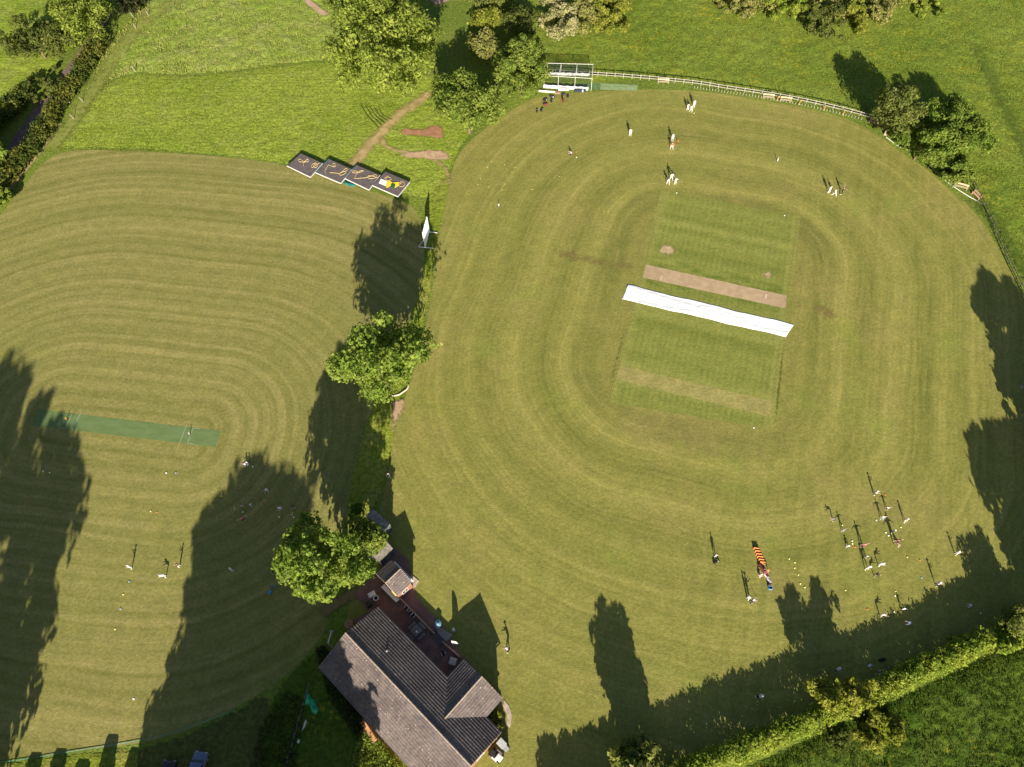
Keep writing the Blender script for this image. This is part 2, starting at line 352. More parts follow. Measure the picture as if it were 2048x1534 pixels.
rough_sheet('verge', [(-120, 1535), (0, 1523), (140, 1508), (275, 1490), (290, 1540), (280, 1640), (-200, 1640)], .012, MM['strip'], .4, .16, 1.1, 1.0)
rough_sheet('verge', [(262, 1492), (330, 1484), (470, 1424), (545, 1372), (540, 1500), (540, 1640), (270, 1640)], .014, MM['shade'], .4, .12, 1.1, .8)  # shaded stretch of verge, darkened in colour as well as by the trees
rough_sheet('lane_field', [(-300, 260), (-60, 330), (40, 220), (95, 150), (150, 90), (230, -80), (-400, -80)], .010, MM['meadow'], .6, .4, .7)

t = NT('square_edge', .95, .1)
sq_poly = [(1322, 381), (1601, 432), (1543.5, 857), (1219, 806)]
sheet('cricket_square', sq_poly, .012, mat_square(), 0)
def pitchmat():
    t = NT('bare_pitch', .9, .15); n = t.noise(t.pos(), .9, 4, .6); u, v = t.rot(SQ_C[0], SQ_C[1], SQ_A)
    col = t.mix(t.rng(n, .3, .7), (.34, .245, .145), (.42, .31, .195)); e = t.m('ABSOLUTE', u)
    col = t.mix(t.rng(t.noise(t.vec(t.m('MULTIPLY', u, .2), v), 2.2, 3), .5, .75, 0, .35), col, (.27, .215, .08)); col = t.mix(t.m('MULTIPLY', t.rng(e, 8.0, 10.0), .25), col, (.28, .19, .10))
    t.col(col); return t.mat
sheet('cricket_pitch', [(1290.4, 528.9), (1574.4, 591.3), (1571.8, 617.1), (1283.9, 554.7)], .018, pitchmat(), 0)
def usedmat():
    t = NT('used_strip', .95, .1); n = t.noise(t.pos(), .5, 4, .6); u, v = t.rot(SQ_C[0], SQ_C[1], SQ_A)
    t.col(grass_fine(t, t.mix(t.rng(n, .2, .8), (.248, .222, .072), (.276, .244, .088)))); return t.mat
sheet('used_strip', [(1240.9, 731.2), (1544.2, 802.2), (1541, 834), (1231, 758.5)], .016, usedmat(), 0)
crease = plain('crease_paint', (.62, .55, .45), .9)
for (a, b) in (((1322.5, 551), (1320.5, 560)), ((1325, 551.5), (1323, 561)), ((1531.8, 588), (1530.2, 597)), ((1533.6, 588.5), (1532, 597.5))):
    struct(MB().bar(G(*a, .022), G(*b, .022), .07, .004).build('crease_line', crease))
wornm = softmat('worn_turf', (.30, .215, .10), (.44, .34, .20), 1.2, thr=.55, amp=.9, scale=.9)
for p in ([(1318, 488), (1340, 486), (1356, 500), (1348, 513), (1325, 513), (1312, 506)], [(1515, 548), (1540, 535), (1548, 545), (1546, 562), (1525, 556)], [(1533, 496), (1543, 499), (1540, 508), (1532, 505)]):
    soft_patch('worn_turf', p, .020, wornm, .3, .9)
tanm = softmat('tired_grass', (.205, .160, .050), (.25, .198, .072), .5, thr=.62, amp=.7, scale=.4)
soft_patch('tired_grass', [(1105, 482), (1180, 498), (1283, 520), (1284, 552), (1200, 548), (1090, 520)], .020, tanm, .8, 4)
soft_patch('tired_grass', [(1573, 592), (1660, 602), (1720, 640), (1660, 655), (1575, 628)], .020, tanm, .8, 4)
dsm = softmat('lush_edge', (.085, .112, .016), (.115, .135, .024), .8, thr=.7, amp=.6)
soft_patch('lush_edge', [(1561, 690), (1572, 692), (1556, 858), (1543.5, 858)], .020, dsm, .3, .5)
soft_patch('lush_edge', [(1249, 640), (1262, 640), (1222, 790), (1206, 790)], .020, dsm, .3, .8)
linem = softmat('mown_line', (.21, .215, .05), (.25, .24, .065), .8, thr=.4, amp=.5)
for a, b in (((1307.6, 461), (1222.6, 787)), ((1595.9, 435.3), (1569.6, 637)), ((1561, 683), (1546.4, 800))):
    soft_patch('mown_line', ribbon([a, b], .38), .024, linem, .25, .2, px=False)
pathm = softmat('trodden_path', (.29, .215, .085), (.40, .30, .14), .6, thr=.5, amp=.8, scale=1.0, hard=.5)
soft_patch('path', ribbon([(862, 186), (832, 208), (800, 228), (768, 262), (738, 292), (704, 336)], 2.9, 3.5), .225, pathm, .3, 1.3, px=False)
soft_patch('path', ribbon([(763, 262), (760, 280), (775, 298), (812, 306), (860, 316), (893, 334), (900, 372)], 2.2, 1.6), .215, softmat('faint_path', (.26, .21, .075), (.36, .29, .12), .7, thr=.55, amp=.6), .3, 1.0, px=False)
soilm = softmat('bare_soil', (.25, .125, .07), (.36, .19, .11), 1.4, thr=.55, amp=.9, scale=1.0)
soft_patch('bare_soil', [(792, 257), (850, 258), (862, 251), (886, 250), (893, 279), (870, 281), (846, 274), (800, 276)], .22, soilm, .25, .8)
soft_patch('bare_soil', [(795, 306), (840, 300), (893, 298), (905, 318), (896, 326), (850, 322), (800, 318)], .22, softmat('pale_soil', (.36, .23, .15), (.46, .33, .20), .8, thr=.55, amp=.8), .25, .9)
soft_patch('bare_soil', [(885, 275), (896, 285), (906, 305), (893, 300)], .23, soilm, .25, .8)
drym = softmat('dry_verge', (.32, .24, .11), (.42, .34, .18), 1.0, thr=.55, amp=.8)
soft_patch('bare_soil', [(775, 800), (812, 795), (818, 812), (795, 850), (785, 900), (775, 905), (780, 850)], .22, softmat('pink_soil', (.34, .22, .13), (.44, .30, .19), 1.0, thr=.55, amp=.8), .25, 1.0)
soft_patch('bare_soil', ribbon([(120, 245), (85, 300), (40, 352), (0, 402)], 1.2, 1.5), .05, drym, .25, .6, px=False)
soft_patch('bare_soil', ribbon([(640, 1230), (690, 1195), (725, 1180)], 2.4, 2.4), .03, softmat('trodden_soil', (.16, .125, .055), (.21, .16, .08), .8, thr=.45, amp=.6), .3, 1.0, px=False)
soft_patch('bare_soil', ribbon([(860, 4), (875, -4), (900, -16)], 5, 6), .05, softmat('yard_soil', (.30, .20, .14), (.38, .27, .19), .8, thr=.35, amp=.4), .4, 1.0, px=False)
soft_patch('path', ribbon([(604, -10), (625, 14), (655, 34)], 2.2, 2.2), .40, softmat('bank_soil', (.36, .24, .15), (.44, .32, .22), .8, thr=.4, amp=.5), .3, .9, px=False)
soft_patch('path', ribbon([(100, 305), (150, 240), (190, 180), (235, 110), (275, 55), (340, 10), (420, -20)], 4.5, 5), .30, softmat('grass_track', (.16, .19, .034), (.225, .235, .058), .9, thr=.6, amp=1.0, hard=.5), .4, 1.6, px=False)
lane = sheet('lane', [(-90, 480), (-8, 330), (30, 270), (70, 215), (108, 165), (150, 112), (215, 20), (232, 20), (170, 112), (126, 165), (90, 215), (52, 275), (14, 335), (-50, 480)], .03, plain('lane_tarmac', (.15, .105, .085), .9, .2, scale=1.5), 1)
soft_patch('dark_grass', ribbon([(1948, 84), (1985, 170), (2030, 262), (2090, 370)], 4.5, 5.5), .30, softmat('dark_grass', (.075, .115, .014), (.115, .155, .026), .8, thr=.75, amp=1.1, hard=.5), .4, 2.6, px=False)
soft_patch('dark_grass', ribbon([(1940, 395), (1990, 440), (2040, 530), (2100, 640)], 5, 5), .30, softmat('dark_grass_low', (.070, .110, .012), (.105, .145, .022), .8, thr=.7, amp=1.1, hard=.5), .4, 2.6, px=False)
# brown tyre lines in the meadow
for k in range(5):
    struct(link('wheel_track', MB().tube([G(722+9*k, 210+2*k, .24), G(735+8*k, 232, .24), G(757+7*k, 256-4*k, .24)], .06, 5).mesh('wheel_track', plain('track_soil', (.075, .095, .020), .95))))

# artificial wicket
def artmat():
    t = NT('artificial_turf', .95, .1); u, v = t.rot(ART_C[0], ART_C[1], ART_A); n = t.noise(t.vec(t.m('MULTIPLY', u, .4), v), 1.0, 4, .6)
    col = t.mix(t.rng(n, .3, .7), (.108, .160, .054), (.138, .192, .074)); e = t.m('ABSOLUTE', u)
    col = t.mix(t.m('MULTIPLY', t.m('MULTIPLY', t.rng(e, 6.5, 8.5), t.rng(e, 12, 9.8)), t.rng(t.m('ABSOLUTE', v), 1.0, .2, 0, .6)), col, (.135, .195, .085)); t.col(col); t.bump(n, .02); return t.mat
ART = [(75.5, 818.7), (442.3, 861.8), (431.6, 894), (64.7, 851)]
sheet('artificial_wicket', ART, .014, artmat(), 0)
white = plain('line_paint', (.36, .40, .30), .9)
for a, b in (((163.7, 820.9), (144.3, 860.7)), ((144, 828), (131, 856.5)), ((119, 855), (132, 857)), ((373.5, 848.8), (355.2, 896)), ((386, 856), (375, 886.5)), ((386, 856), (400, 858)), ((375, 886), (388, 888.5))):
    struct(MB().bar(G(*a, .02), G(*b, .02), .05, .004).build('crease_line', white))
greenmat = plain('carpet', (.15, .24, .09), .95, .2, scale=2)
sheet('practice_carpet', [(1085, 153), (1201, 161), (1199, 180), (1080, 176)], .024, plain('carpet_dark', (.10, .165, .06), .95, .2, scale=2), 0)
sheet('practice_carpet', [(1201, 166.5), (1276, 170.5), (1274, 182), (1200, 179.5)], .026, plain('carpet_pale', (.20, .27, .12), .95, .15, scale=1.2), 0)

# ------------------------------------------------------------------ vegetation
LM = {
 'oak': leafmat('leaf_oak', (.181, .262, .040), (.267, .328, .062)),
 'bright': leafmat('leaf_bright', (.211, .270, .041), (.275, .322, .060)),
 'mid': leafmat('leaf_mid', (.147, .221, .034), (.215, .273, .046)),
 'fresh': leafmat('leaf_fresh', (.160, .224, .037), (.233, .284, .053)),
 'olive': leafmat('leaf_olive', (.150, .190, .040), (.205, .230, .056), blossom=(.34, .30, .16), bl=.10),
 'tan': leafmat('leaf_tan', (.235, .245, .062), (.300, .290, .085), blossom=(.38, .34, .17), bl=.2),
 'blossom': leafmat('leaf_blossom', (.27, .28, .095), (.38, .36, .16), blossom=(.56, .51, .31), bl=.5),
 'gold': leafmat('leaf_gold', (.228, .255, .034), (.288, .293, .051)),
 'dark': leafmat('leaf_dark', (.039, .048, .017), (.058, .063, .024)),
 'drab': leafmat('leaf_drab', (.105, .135, .028), (.150, .175, .038), blossom=(.20, .20, .08), bl=.1),
 'hedge': leafmat('leaf_hedge', (.193, .266, .033), (.317, .361, .056)),
 'lanehedge': leafmat('leaf_lanehedge', (.085, .122, .024), (.181, .191, .035)),
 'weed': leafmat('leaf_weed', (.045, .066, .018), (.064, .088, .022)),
}
bark = plain('bark', (.14, .10, .065), .95, .3, scale=8)
palebark = plain('pale_bark', (.34, .28, .20), .95, .25, scale=5)

def leaves(lobes, n, size, seed, squash=.85, inner=.10, up=.25, flat=1.0):
    rg = np.random.default_rng(seed); L = np.array([[*c, r] for c, r in lobes]); w = L[:, 3]**1.75; w = w/w.sum()
    k = rg.choice(len(L), n, p=w); d = rg.normal(size=(n, 3)); d /= np.linalg.norm(d, axis=1)[:, None]
    flip = (d[:, 2] < -.25) & (rg.random(n) < .6); d[flip, 2] *= -1
    rad = np.where(rg.random(n) < inner, rg.random(n)*.8, .82+.30*rg.random(n)**1.5)
    # lumps on each lobe so its outline is not a ball
    ph = rg.random((len(L), 3))*6.3; lump = 1+.16*np.sin(d[:, 0]*5+ph[k, 0])*np.sin(d[:, 1]*5+ph[k, 1])+.10*np.sin(d[:, 2]*8+ph[k, 2])
    P = L[k, :3]+d*(L[k, 3]*rad*lump)[:, None]*np.array([1, 1, squash]); P[:, 2] = np.maximum(P[:, 2], .05)
    nr = d*.8+rg.normal(size=(n, 3))*.5+np.array([0, 0, up]); nr /= np.linalg.norm(nr, axis=1)[:, None]
    t = rg.normal(size=(n, 3)); t -= nr*(t*nr).sum(1)[:, None]; t /= np.linalg.norm(t, axis=1)[:, None]; b = np.cross(nr, t)
    s = size*(.55+.9*rg.random(n))[:, None]; wd = s*(.42+.3*rg.random((n, 1)))*flat
    V = np.stack([P-t*s*.5, P+b*wd*.5+nr*s*.10, P+t*s*.55-nr*s*.08, P-b*wd*.5+nr*s*.10], 1).reshape(-1, 3)
    return V, np.arange(4*n).reshape(n, 4)

def poly_lobes(poly, h, seed, n=46, zlo=.22, rsc=.30, zc=.58, shrink=.80):
    """lobes of a crown that fills an irregular plan outline: a dome of height h over its own base"""
    rg = np.random.default_rng(seed); poly = np.array(poly, float); c2 = (poly.min(0)+poly.max(0))/2
    C = G(*c2, h*zc); sc = 1/np.linalg.norm(G(c2[0]+1, c2[1], h*zc)-C); rx = (poly[:, 0].max()-poly[:, 0].min())/2/sc
    ry = max(rx, .6*(poly[:, 1].max()-poly[:, 1].min())/sc)*1.1; rz = h*(1-zlo)/2; cz = h*(1+zlo)/2; C = np.array([C[0], C[1], cz])
    out = []; tries = 0
    while len(out) < n and tries < 9000:
        tries += 1
        d = rg.normal(size=3); d /= np.linalg.norm(d); q = rg.random()**.33*.98; p = C+d*q*np.array([rx, ry, rz])
        r = min(rx, h*.6)*rsc*(.55+.75*rg.random())*(1.0 if tries < 4000 else .6)
        if p[2]+r*.85 > h: p[2] = h-r*.85
        if p[2] < h*zlo*.8: continue
        px = PJ(p)[0]; rr = r*sc*shrink
        ring = np.array([[px[0]+rr*math.cos(a), px[1]+rr*math.sin(a)] for a in np.arange(0, 6.28, .785)])
        if inpoly(ring, poly).all(): out.append((p, r))
    for _ in range(int(n*1.3)):
        c, r = out[rg.integers(len(out[:n]))] if False else out[int(rg.integers(min(n, len(out))))]; d = rg.normal(size=3); d[2] = abs(d[2])*.8; d /= np.linalg.norm(d); q = c+d*r*(.95+.35*rg.random()); r2 = r*(.22+.22*rg.random())
        px = PJ(q)[0]; rr = r2*sc*.6
        if inpoly(np.array([[px[0]+rr*math.cos(a), px[1]+rr*math.sin(a)] for a in (0, 1.57, 3.14, 4.71)]), poly).all() and q[2] < h*1.08: out.append((q, r2))
    return out, C, rx

def trunk_mesh(base, C, h, lobes, seed, thick=None, mat=None):
    rg = random.Random(seed); b = MB(); th = thick or h*.028; top = Vector((C[0], C[1], h*.62)); base = Vector(base)
    mid = base.lerp(top, .5)+Vector((rg.uniform(-.3, .3), rg.uniform(-.3, .3), 0))
    b.tube([base-Vector((0, 0, .2)), base+Vector((0, 0, .3)), mid, top], [th*1.5, th*1.05, th*.8, th*.3], 9)
    for c, r in rg.sample(lobes, min(len(lobes), 9)):
        s = base.lerp(top, rg.uniform(.35, .85)); e = Vector(c); m_ = s.lerp(e, .5)+Vector((0, 0, rg.uniform(.1, .6)))
        b.tube([s, m_, e], [th*.5, th*.3, th*.08], 6)
    return b.mesh('trunk', mat or bark, True)

NSEED = [100]
def tree(name, label, cat, poly, h, mat, n=12000, size=.55, lobes=46, group=None, trunk=True, zlo=.22, rsc=.30, shift=(0, 0), bk=None, **kw):
    NSEED[0] += 1; L, C, rx = poly_lobes(poly, h, NSEED[0], lobes, zlo, rsc, **kw)
    base = Vector((C[0]+shift[0], C[1]+shift[1], 0)); root = thing(name, label, cat, base, 0, group)
    V, F = leaves(L, n, size, NSEED[0]); V = V-np.array(base)
    link('crown', mesh_np('crown', V, F, [LM[mat]]), root)
    if trunk:
        me = trunk_mesh(base, C, h, L, NSEED[0], mat=bk); me.transform(Matrix.Translation(-base)); link('trunk', me, root)
    return root

tree('oak_tree', 'lone spreading broadleaf tree standing between the two playing fields', 'tree', [(745, 625), (772, 622), (792, 640), (800, 665), (815, 643), (845, 645), (855, 662), (872, 682), (858, 705), (848, 742), (835, 740), (828, 772), (803, 795), (760, 807), (735, 800), (728, 780), (700, 768), (672, 757), (640, 745), (645, 724), (675, 710), (698, 704), (686, 675), (692, 655), (715, 657), (735, 655), (752, 652)], 15.5, 'oak', 15500, .52, 48, rsc=.23, zlo=.28, shrink=.72)
tree('oak_tree', 'broad leafy tree beside the terrace, left of the clubhouse', 'tree', [(612, 1022), (650, 1026), (658, 1060), (690, 1068), (720, 1063), (745, 1085), (755, 1110), (765, 1132), (745, 1152), (725, 1162), (700, 1172), (678, 1182), (676, 1212), (640, 1218), (600, 1204), (582, 1182), (552, 1150), (545, 1130), (552, 1080), (572, 1050)], 16.5, 'oak', 22000, .47, 80, rsc=.205, zlo=.26, shrink=.9)
tree('small_tree', 'small tree whose twigs hang over the two flat shed roofs', 'tree', [(684, 1048), (700, 1036), (722, 1028), (744, 1042), (768, 1058), (780, 1086), (768, 1108), (742, 1112), (728, 1092), (716, 1072), (696, 1068)], 5.4, 'fresh', 5200, .38, 34, rsc=.28, zlo=.45)
tree('tall_grass_bush', 'narrow upright bush growing just above the shed roofs', 'bush', [(694, 1012), (718, 998), (726, 1010), (720, 1035), (700, 1045)], 2.4, 'fresh', 1500, .34, 14, trunk=False)
tree('ash_tree', 'largest bright green tree, at the top between meadow and nets', 'tree', [(648, 100), (652, 60), (672, 30), (700, -20), (740, -60), (800, -60), (850, 10), (880, 60), (886, 100), (876, 150), (858, 190), (810, 210), (770, 214), (740, 232), (720, 205), (690, 195), (662, 170), (638, 148)], 17, 'bright', 30000, .56, 85, rsc=.25, zlo=.16, shrink=.85)
tree('oak_tree', 'round green tree beside the bare red soil patch', 'tree', [(864, 165), (880, 140), (905, 120), (935, 118), (962, 138), (988, 168), (1008, 200), (1012, 236), (990, 262), (962, 272), (945, 298), (915, 284), (888, 256), (868, 220), (856, 190)], 12, 'fresh', 15000, .50, 55, rsc=.27, zlo=.16)
tree('lime_tree', 'upright dense green tree overhanging the practice net', 'tree', [(996, 110), (1018, 72), (1046, 62), (1072, 78), (1092, 112), (1099, 148), (1089, 178), (1062, 200), (1020, 206), (996, 184), (986, 150)], 11.5, 'fresh', 15000, .46, 50, rsc=.28, zlo=.12)
HG = 'bushes along the top of the ground'
for i, (nm, lab, poly, h, mt, n) in enumerate([
 ('hawthorn_bush', 'rounded yellow-green bush behind the upright dense tree', [(930, 45), (958, 18), (998, 12), (1004, 42), (985, 58), (948, 58)], 6, 'gold', 4200),
 ('hawthorn_bush', 'brownish faded bush below the yellow-green one', [(930, 70), (960, 55), (998, 64), (1002, 96), (986, 118), (962, 122), (938, 96)], 6, 'tan', 5000),
 ('hawthorn_bush', 'shaded bush with a yellow top edge beside the white blossom', [(1000, 24), (1030, 6), (1064, 18), (1082, 50), (1074, 84), (1040, 92), (1006, 70)], 7, 'drab', 5500),
 ('blossom_bush', 'bush covered in pale whitish blossom', [(1072, 10), (1100, -25), (1144, -30), (1172, 20), (1154, 72), (1122, 86), (1088, 80), (1070, 40)], 6.5, 'blossom', 9000),
 ('hawthorn_bush', 'tan bush right of the whitish blossom', [(1136, -30), (1198, -30), (1200, 30), (1186, 74), (1150, 80), (1146, 30)], 6, 'tan', 6500),
 ('willow_bush', 'smooth rounded yellow-green bush at the meadow edge, end of the row', [(1180, -30), (1250, -30), (1268, 30), (1254, 64), (1220, 80), (1186, 68), (1176, 30)], 5.5, 'gold', 8000),
 ('hawthorn_bush', 'dull olive bush cut by the top edge, above the yellow-green one', [(920, -40), (1024, -40), (1014, 14), (960, 22), (932, 10)], 7, 'olive', 5000),
 ('hawthorn_bush', 'green bush at the top edge left of the largest tree', [(625, -40), (700, -40), (708, 12), (682, 32), (648, 22)], 6, 'fresh', 4500),
 ('hedge_bush', 'long pale yellowish bush, first of the top right thicket', [(1400, -30), (1484, -30), (1526, 8), (1538, 42), (1500, 40), (1446, 26)], 4.5, 'tan', 7500),
 ('hedge_bush', 'fresh green bush between the yellowish and the dark bush', [(1526, -30), (1614, -30), (1622, 30), (1594, 50), (1560, 56), (1526, 44)], 4.5, 'hedge', 7000),
 ('hedge_bush', 'dark brownish green bush in the top right thicket', [(1600, 18), (1640, -6), (1694, 6), (1706, 62), (1674, 88), (1628, 80), (1602, 52)], 5, 'drab', 8000),
 ('hedge_bush', 'bright golden narrow bush right of the dark one', [(1688, -30), (1736, -30), (1738, 70), (1704, 78), (1694, 30)], 4.5, 'gold', 5000),
 ('hedge_bush', 'pinkish tan bush ending the top right thicket', [(1724, -30), (1792, -30), (1794, 30), (1774, 60), (1738, 66)], 4.5, 'tan', 6500),
 ('hedge_bush', 'low green scrub beyond the pinkish tan bush', [(1788, -40), (1910, -40), (1896, 30), (1834, 44), (1792, 24)], 2.2, 'hedge', 6000)]):
    tree(nm, lab, 'bush', poly, h, mt, n, .42, 30, HG, trunk=False, zlo=.06, rsc=.33, shrink=.8)
RG = 'trees by the right hand fence'
tree('hawthorn_tree', 'olive tree with a thin twiggy top, at the end of the white fence', 'tree', [(1736, 195), (1756, 170), (1790, 166), (1832, 176), (1856, 200), (1850, 235), (1832, 264), (1790, 276), (1762, 258), (1734, 230)], 10, 'olive', 11000, .42, 50, RG, rsc=.25, zlo=.15, bk=palebark)
tree('field_maple_tree', 'large dark green tree bulging over the meadow', 'tree', [(1842, 212), (1888, 178), (1922, 182), (1958, 224), (1986, 248), (1994, 290), (1976, 326), (1930, 334), (1874, 306), (1838, 266)], 8, 'mid', 16000, .44, 64, RG, rsc=.28, zlo=.08)
tree('hawthorn_tree', 'dense green tree in the middle of the clump by the fence', 'tree', [(1772, 250), (1830, 238), (1886, 258), (1920, 304), (1894, 338), (1840, 324), (1780, 294)], 6.5, 'mid', 10000, .42, 44, RG, rsc=.28, zlo=.1)
tree('hawthorn_tree', 'pale green low tree above the cream bench by the rope', 'tree', [(1850, 308), (1910, 292), (1958, 308), (1962, 346), (1934, 374), (1892, 370), (1864, 340)], 5, 'fresh', 9500, .40, 40, RG, rsc=.28, zlo=.08)
LG = 'trees along the lane'
tree('elder_tree', 'olive green tree on the far side of the lane', 'tree', [(-20, 60), (50, 26), (112, 42), (156, 78), (146, 112), (84, 134), (20, 116), (-20, 100)], 8, 'drab', 9000, .50, 40, LG, zlo=.1)
tree('ash_tree', 'yellow-green tree overhanging the lane', 'tree', [(80, -60), (246, -60), (242, 32), (220, 60), (184, 92), (150, 104), (116, 64), (90, 20)], 10, 'bright', 12000, .50, 46, LG, zlo=.1)
tree('holly_tree', 'small dark tree at the top edge beside the grass track', 'tree', [(225, -40), (305, -40), (294, 14), (262, 30), (232, 30)], 6, 'dark', 4500, .45, 22, LG, zlo=.1)
tree('elder_bush', 'low scrub below the olive tree on the lane side', 'bush', [(50, 160), (108, 122), (124, 166), (92, 206), (40, 214)], 2.6, 'drab', 4500, .40, 24, trunk=False, zlo=.06)
tree('hazel_bush', 'bright green bush at the left edge by the end of the lane hedge', 'bush', [(-40, 360), (15, 370), (28, 395), (10, 420), (-40, 430)], 3, 'bright', 3500, .40, 18, trunk=False, zlo=.06)
# lane-side trees and wall of shade beyond the left edge
tree('elder_bush', 'round yellow-topped bush on the meadow side of the hedge', 'bush', [(1698, 1440), (1742, 1408), (1802, 1428), (1812, 1466), (1794, 1504), (1740, 1508), (1708, 1484)], 3.2, 'gold', 5500, .34, 30, trunk=False, zlo=.05)
tree('elder_bush', 'brownish shrub left of the round yellow-topped bush', 'bush', [(1645, 1452), (1690, 1438), (1708, 1470), (1690, 1504), (1650, 1494)], 2.0, 'drab', 3000, .32, 20, trunk=False, zlo=.05)
tree('elder_bush', 'small sprouting bush in the gap of the hedge', 'bush', [(1698, 1388), (1740, 1376), (1758, 1400), (1736, 1424), (1708, 1418)], 2.6, 'hedge', 2200, .34, 16, trunk=False, zlo=.1)
tree('hawthorn_tree', 'brown-twigged tree at the right end of the long hedge', 'tree', [(1985, 1240), (2020, 1208), (2080, 1205), (2080, 1276), (2015, 1276)], 5.5, 'olive', 4500, .36, 26, zlo=.1, bk=palebark)
tree('laurel_bush', 'yellow-green shrub in the nook of the clubhouse walls', 'bush', [(972, 1424), (988, 1408), (1004, 1426), (1008, 1462), (990, 1462)], 1.3, 'gold', 1800, .26, 18, trunk=False, zlo=.05)

def hedge(name, label, path, w, h, mat, n, size=.36, seed=1, px=True, wob=.25):
    P = chaikin(GP(path)[:, :2], 2, False) if px else np.array(path, float); rg = np.random.default_rng(seed); seg = np.hypot(*np.diff(P, axis=0).T); cum = np.r_[0, np.cumsum(seg)]; L = []
    for s in np.arange(0, cum[-1], w*.22):
        i = min(np.searchsorted(cum, s, 'right')-1, len(P)-2); f = (s-cum[i])/seg[i]; p = P[i]*(1-f)+P[i+1]*f; t = (P[i+1]-P[i])/seg[i]; nn = np.array([-t[1], t[0]])
        for q_ in range(6):
            r = w*.25*(.7+.6*rg.random()); o = (rg.random()-.5)*(w-1.3*r)*(1+wob*rg.normal()*.5); hh = h*(1+wob*.5*(vnoise(np.array([s*.35]), np.array([seed*3.1]))[0]-.5)*2)
            q = p+nn*o; L.append(((q[0], q[1], max(r*.6, hh*(1-.5*(2*o/w)**2)*(1.0 if q_ < 3 else .15+.70*rg.random())-r*.85)), r))
    V, F = leaves(L, int(n*1.25), size*1.05, seed, 1.0, .30, .35); o = link(name, mesh_np(name, V, F, [LM[mat]])); return tag(o, label, 'hedge')
hedge('field_hedge', 'long clipped hedge closing the cricket field at the bottom', [(1260, 1604), (1330, 1560), (1450, 1508), (1560, 1466), (1700, 1408)], 3.0, 3.35, 'hedge', 26000, .30, 11, wob=.08)
hedge('field_hedge', 'hedge running to the right from the gap beside the wispy tree', [(1690, 1412), (1800, 1356), (1900, 1312), (1980, 1276), (2040, 1244)], 2.9, 3.15, 'hedge', 23000, .30, 12, wob=.08)
hedge('bank_hedge', 'long pale overgrown bank behind the bushes of the top right thicket', [(1385, -30), (1440, 0), (1520, 12), (1600, 22), (1700, 28), (1770, 14), (1830, -20)], 7.0, 3.2, 'tan', 15000, .42, 15)
hedge('bank_hedge', 'green undergrowth between the blossom bush and the dense tree', [(925, -20), (1010, 20), (1075, 52), (1150, 40), (1240, 20)], 5.0, 2.2, 'fresh', 9000, .40, 16)
hedge('lane_hedge', 'dark hedge between the lane and the meadow', [(-30, 420), (30, 345), (80, 282), (112, 228), (142, 180), (178, 125), (212, 85)], 4.2, 2.3, 'lanehedge', 17000, .42, 13)
hedge('lane_hedge', 'shaded hedge on the outer side of the lane', [(-60, 300), (-10, 262), (30, 225), (70, 185)], 4.5, 3.4, 'lanehedge', 7000, .45, 14)

# trees standing just outside the picture; their shadows cross the fields
def shadow_crown(name, label, base, shade, mat, seed, n=9000, nl=70, r0=2.2, depth=5.0, size=.75, group=None, low=2.5, cat='tree'):
    rg = np.random.default_rng(seed); sp = np.array([G(x, y)[:2] for x, y in shade]); lo, hi = sp.min(0), sp.max(0); L = []; tr = 0; tt = math.tan(R(SUN_EL)); ca = math.cos(R(SUN_AZ))/math.sin(R(SUN_AZ))
    while len(L) < nl and tr < 20000:
        tr += 1; s = lo+(hi-lo)*rg.random(2); r = r0*(.35+.8*rg.random())*(1 if tr < 6000 else .6)
        ring = np.array([[s[0]+r*.9*math.cos(a), s[1]+r*.9/tt*math.sin(a)] for a in np.arange(0, 6.28, .785)])
        if not inpoly(ring, sp).all(): continue
        y0 = base[1]+(rg.random()-.5)*depth; z = (s[1]-y0)*tt; x = s[0]-ca*(s[1]-y0)
        if z-r < low: continue
        L.append((np.array([x, y0, z]), r))
    for _ in range(int(len(L)*1.5)):
        c, r = L[int(rg.integers(len(L)))]; d = rg.normal(size=3); d[2] = d[2]*.8+.3; d /= np.linalg.norm(d); L.append((c+d*r*(.95+.5*rg.random()), r*(.14+.26*rg.random())))
    L = [(c, r) for c, r in L if c[2]-r > .05]
    b = Vector((base[0], base[1], 0)); root = thing(name, label, cat, b, 0, group); V, F = leaves(L, int(n*1.5), size*1.45, seed, 1.0, .35)
    link('crown', mesh_np('crown', V-np.array(b), F, [LM[mat]]), root); h = max(c[2] for c, r in L)
    me = trunk_mesh(b, b, h*1.1, L, seed, .35); me.transform(Matrix.Translation(-b)); link('trunk', me, root); return root
OG = 'tall trees beyond the bottom edge'
shadow_crown('poplar_tree', 'tall tree beyond the bottom left corner', (-78, -8), [(-400, 760), (0, 708), (30, 700), (55, 725), (75, 712), (100, 698), (130, 688), (138, 740), (152, 790), (168, 830), (172, 900), (184, 960), (172, 1020), (152, 1080), (146, 1130), (120, 1190), (122, 1260), (100, 1320), (88, 1370), (76, 1420), (46, 1470), (10, 1640), (-500, 1640)], 'mid', 61, 21000, 190, 2.6, 5, .8, OG)
shadow_crown('poplar_tree', 'tall tree beyond the bottom edge below the green rope', (-37, -10), [(272, 1490), (300, 1400), (330, 1340), (348, 1352), (350, 1250), (366, 1170), (384, 1080), (408, 1020), (440, 985), (470, 955), (490, 928), (526, 900), (545, 930), (556, 945), (580, 925), (592, 932), (622, 955), (642, 1005), (664, 1090), (664, 1300), (650, 1640), (240, 1640)], 'mid', 62, 15000, 190, 2.3, 5, .75, OG, 1.2)
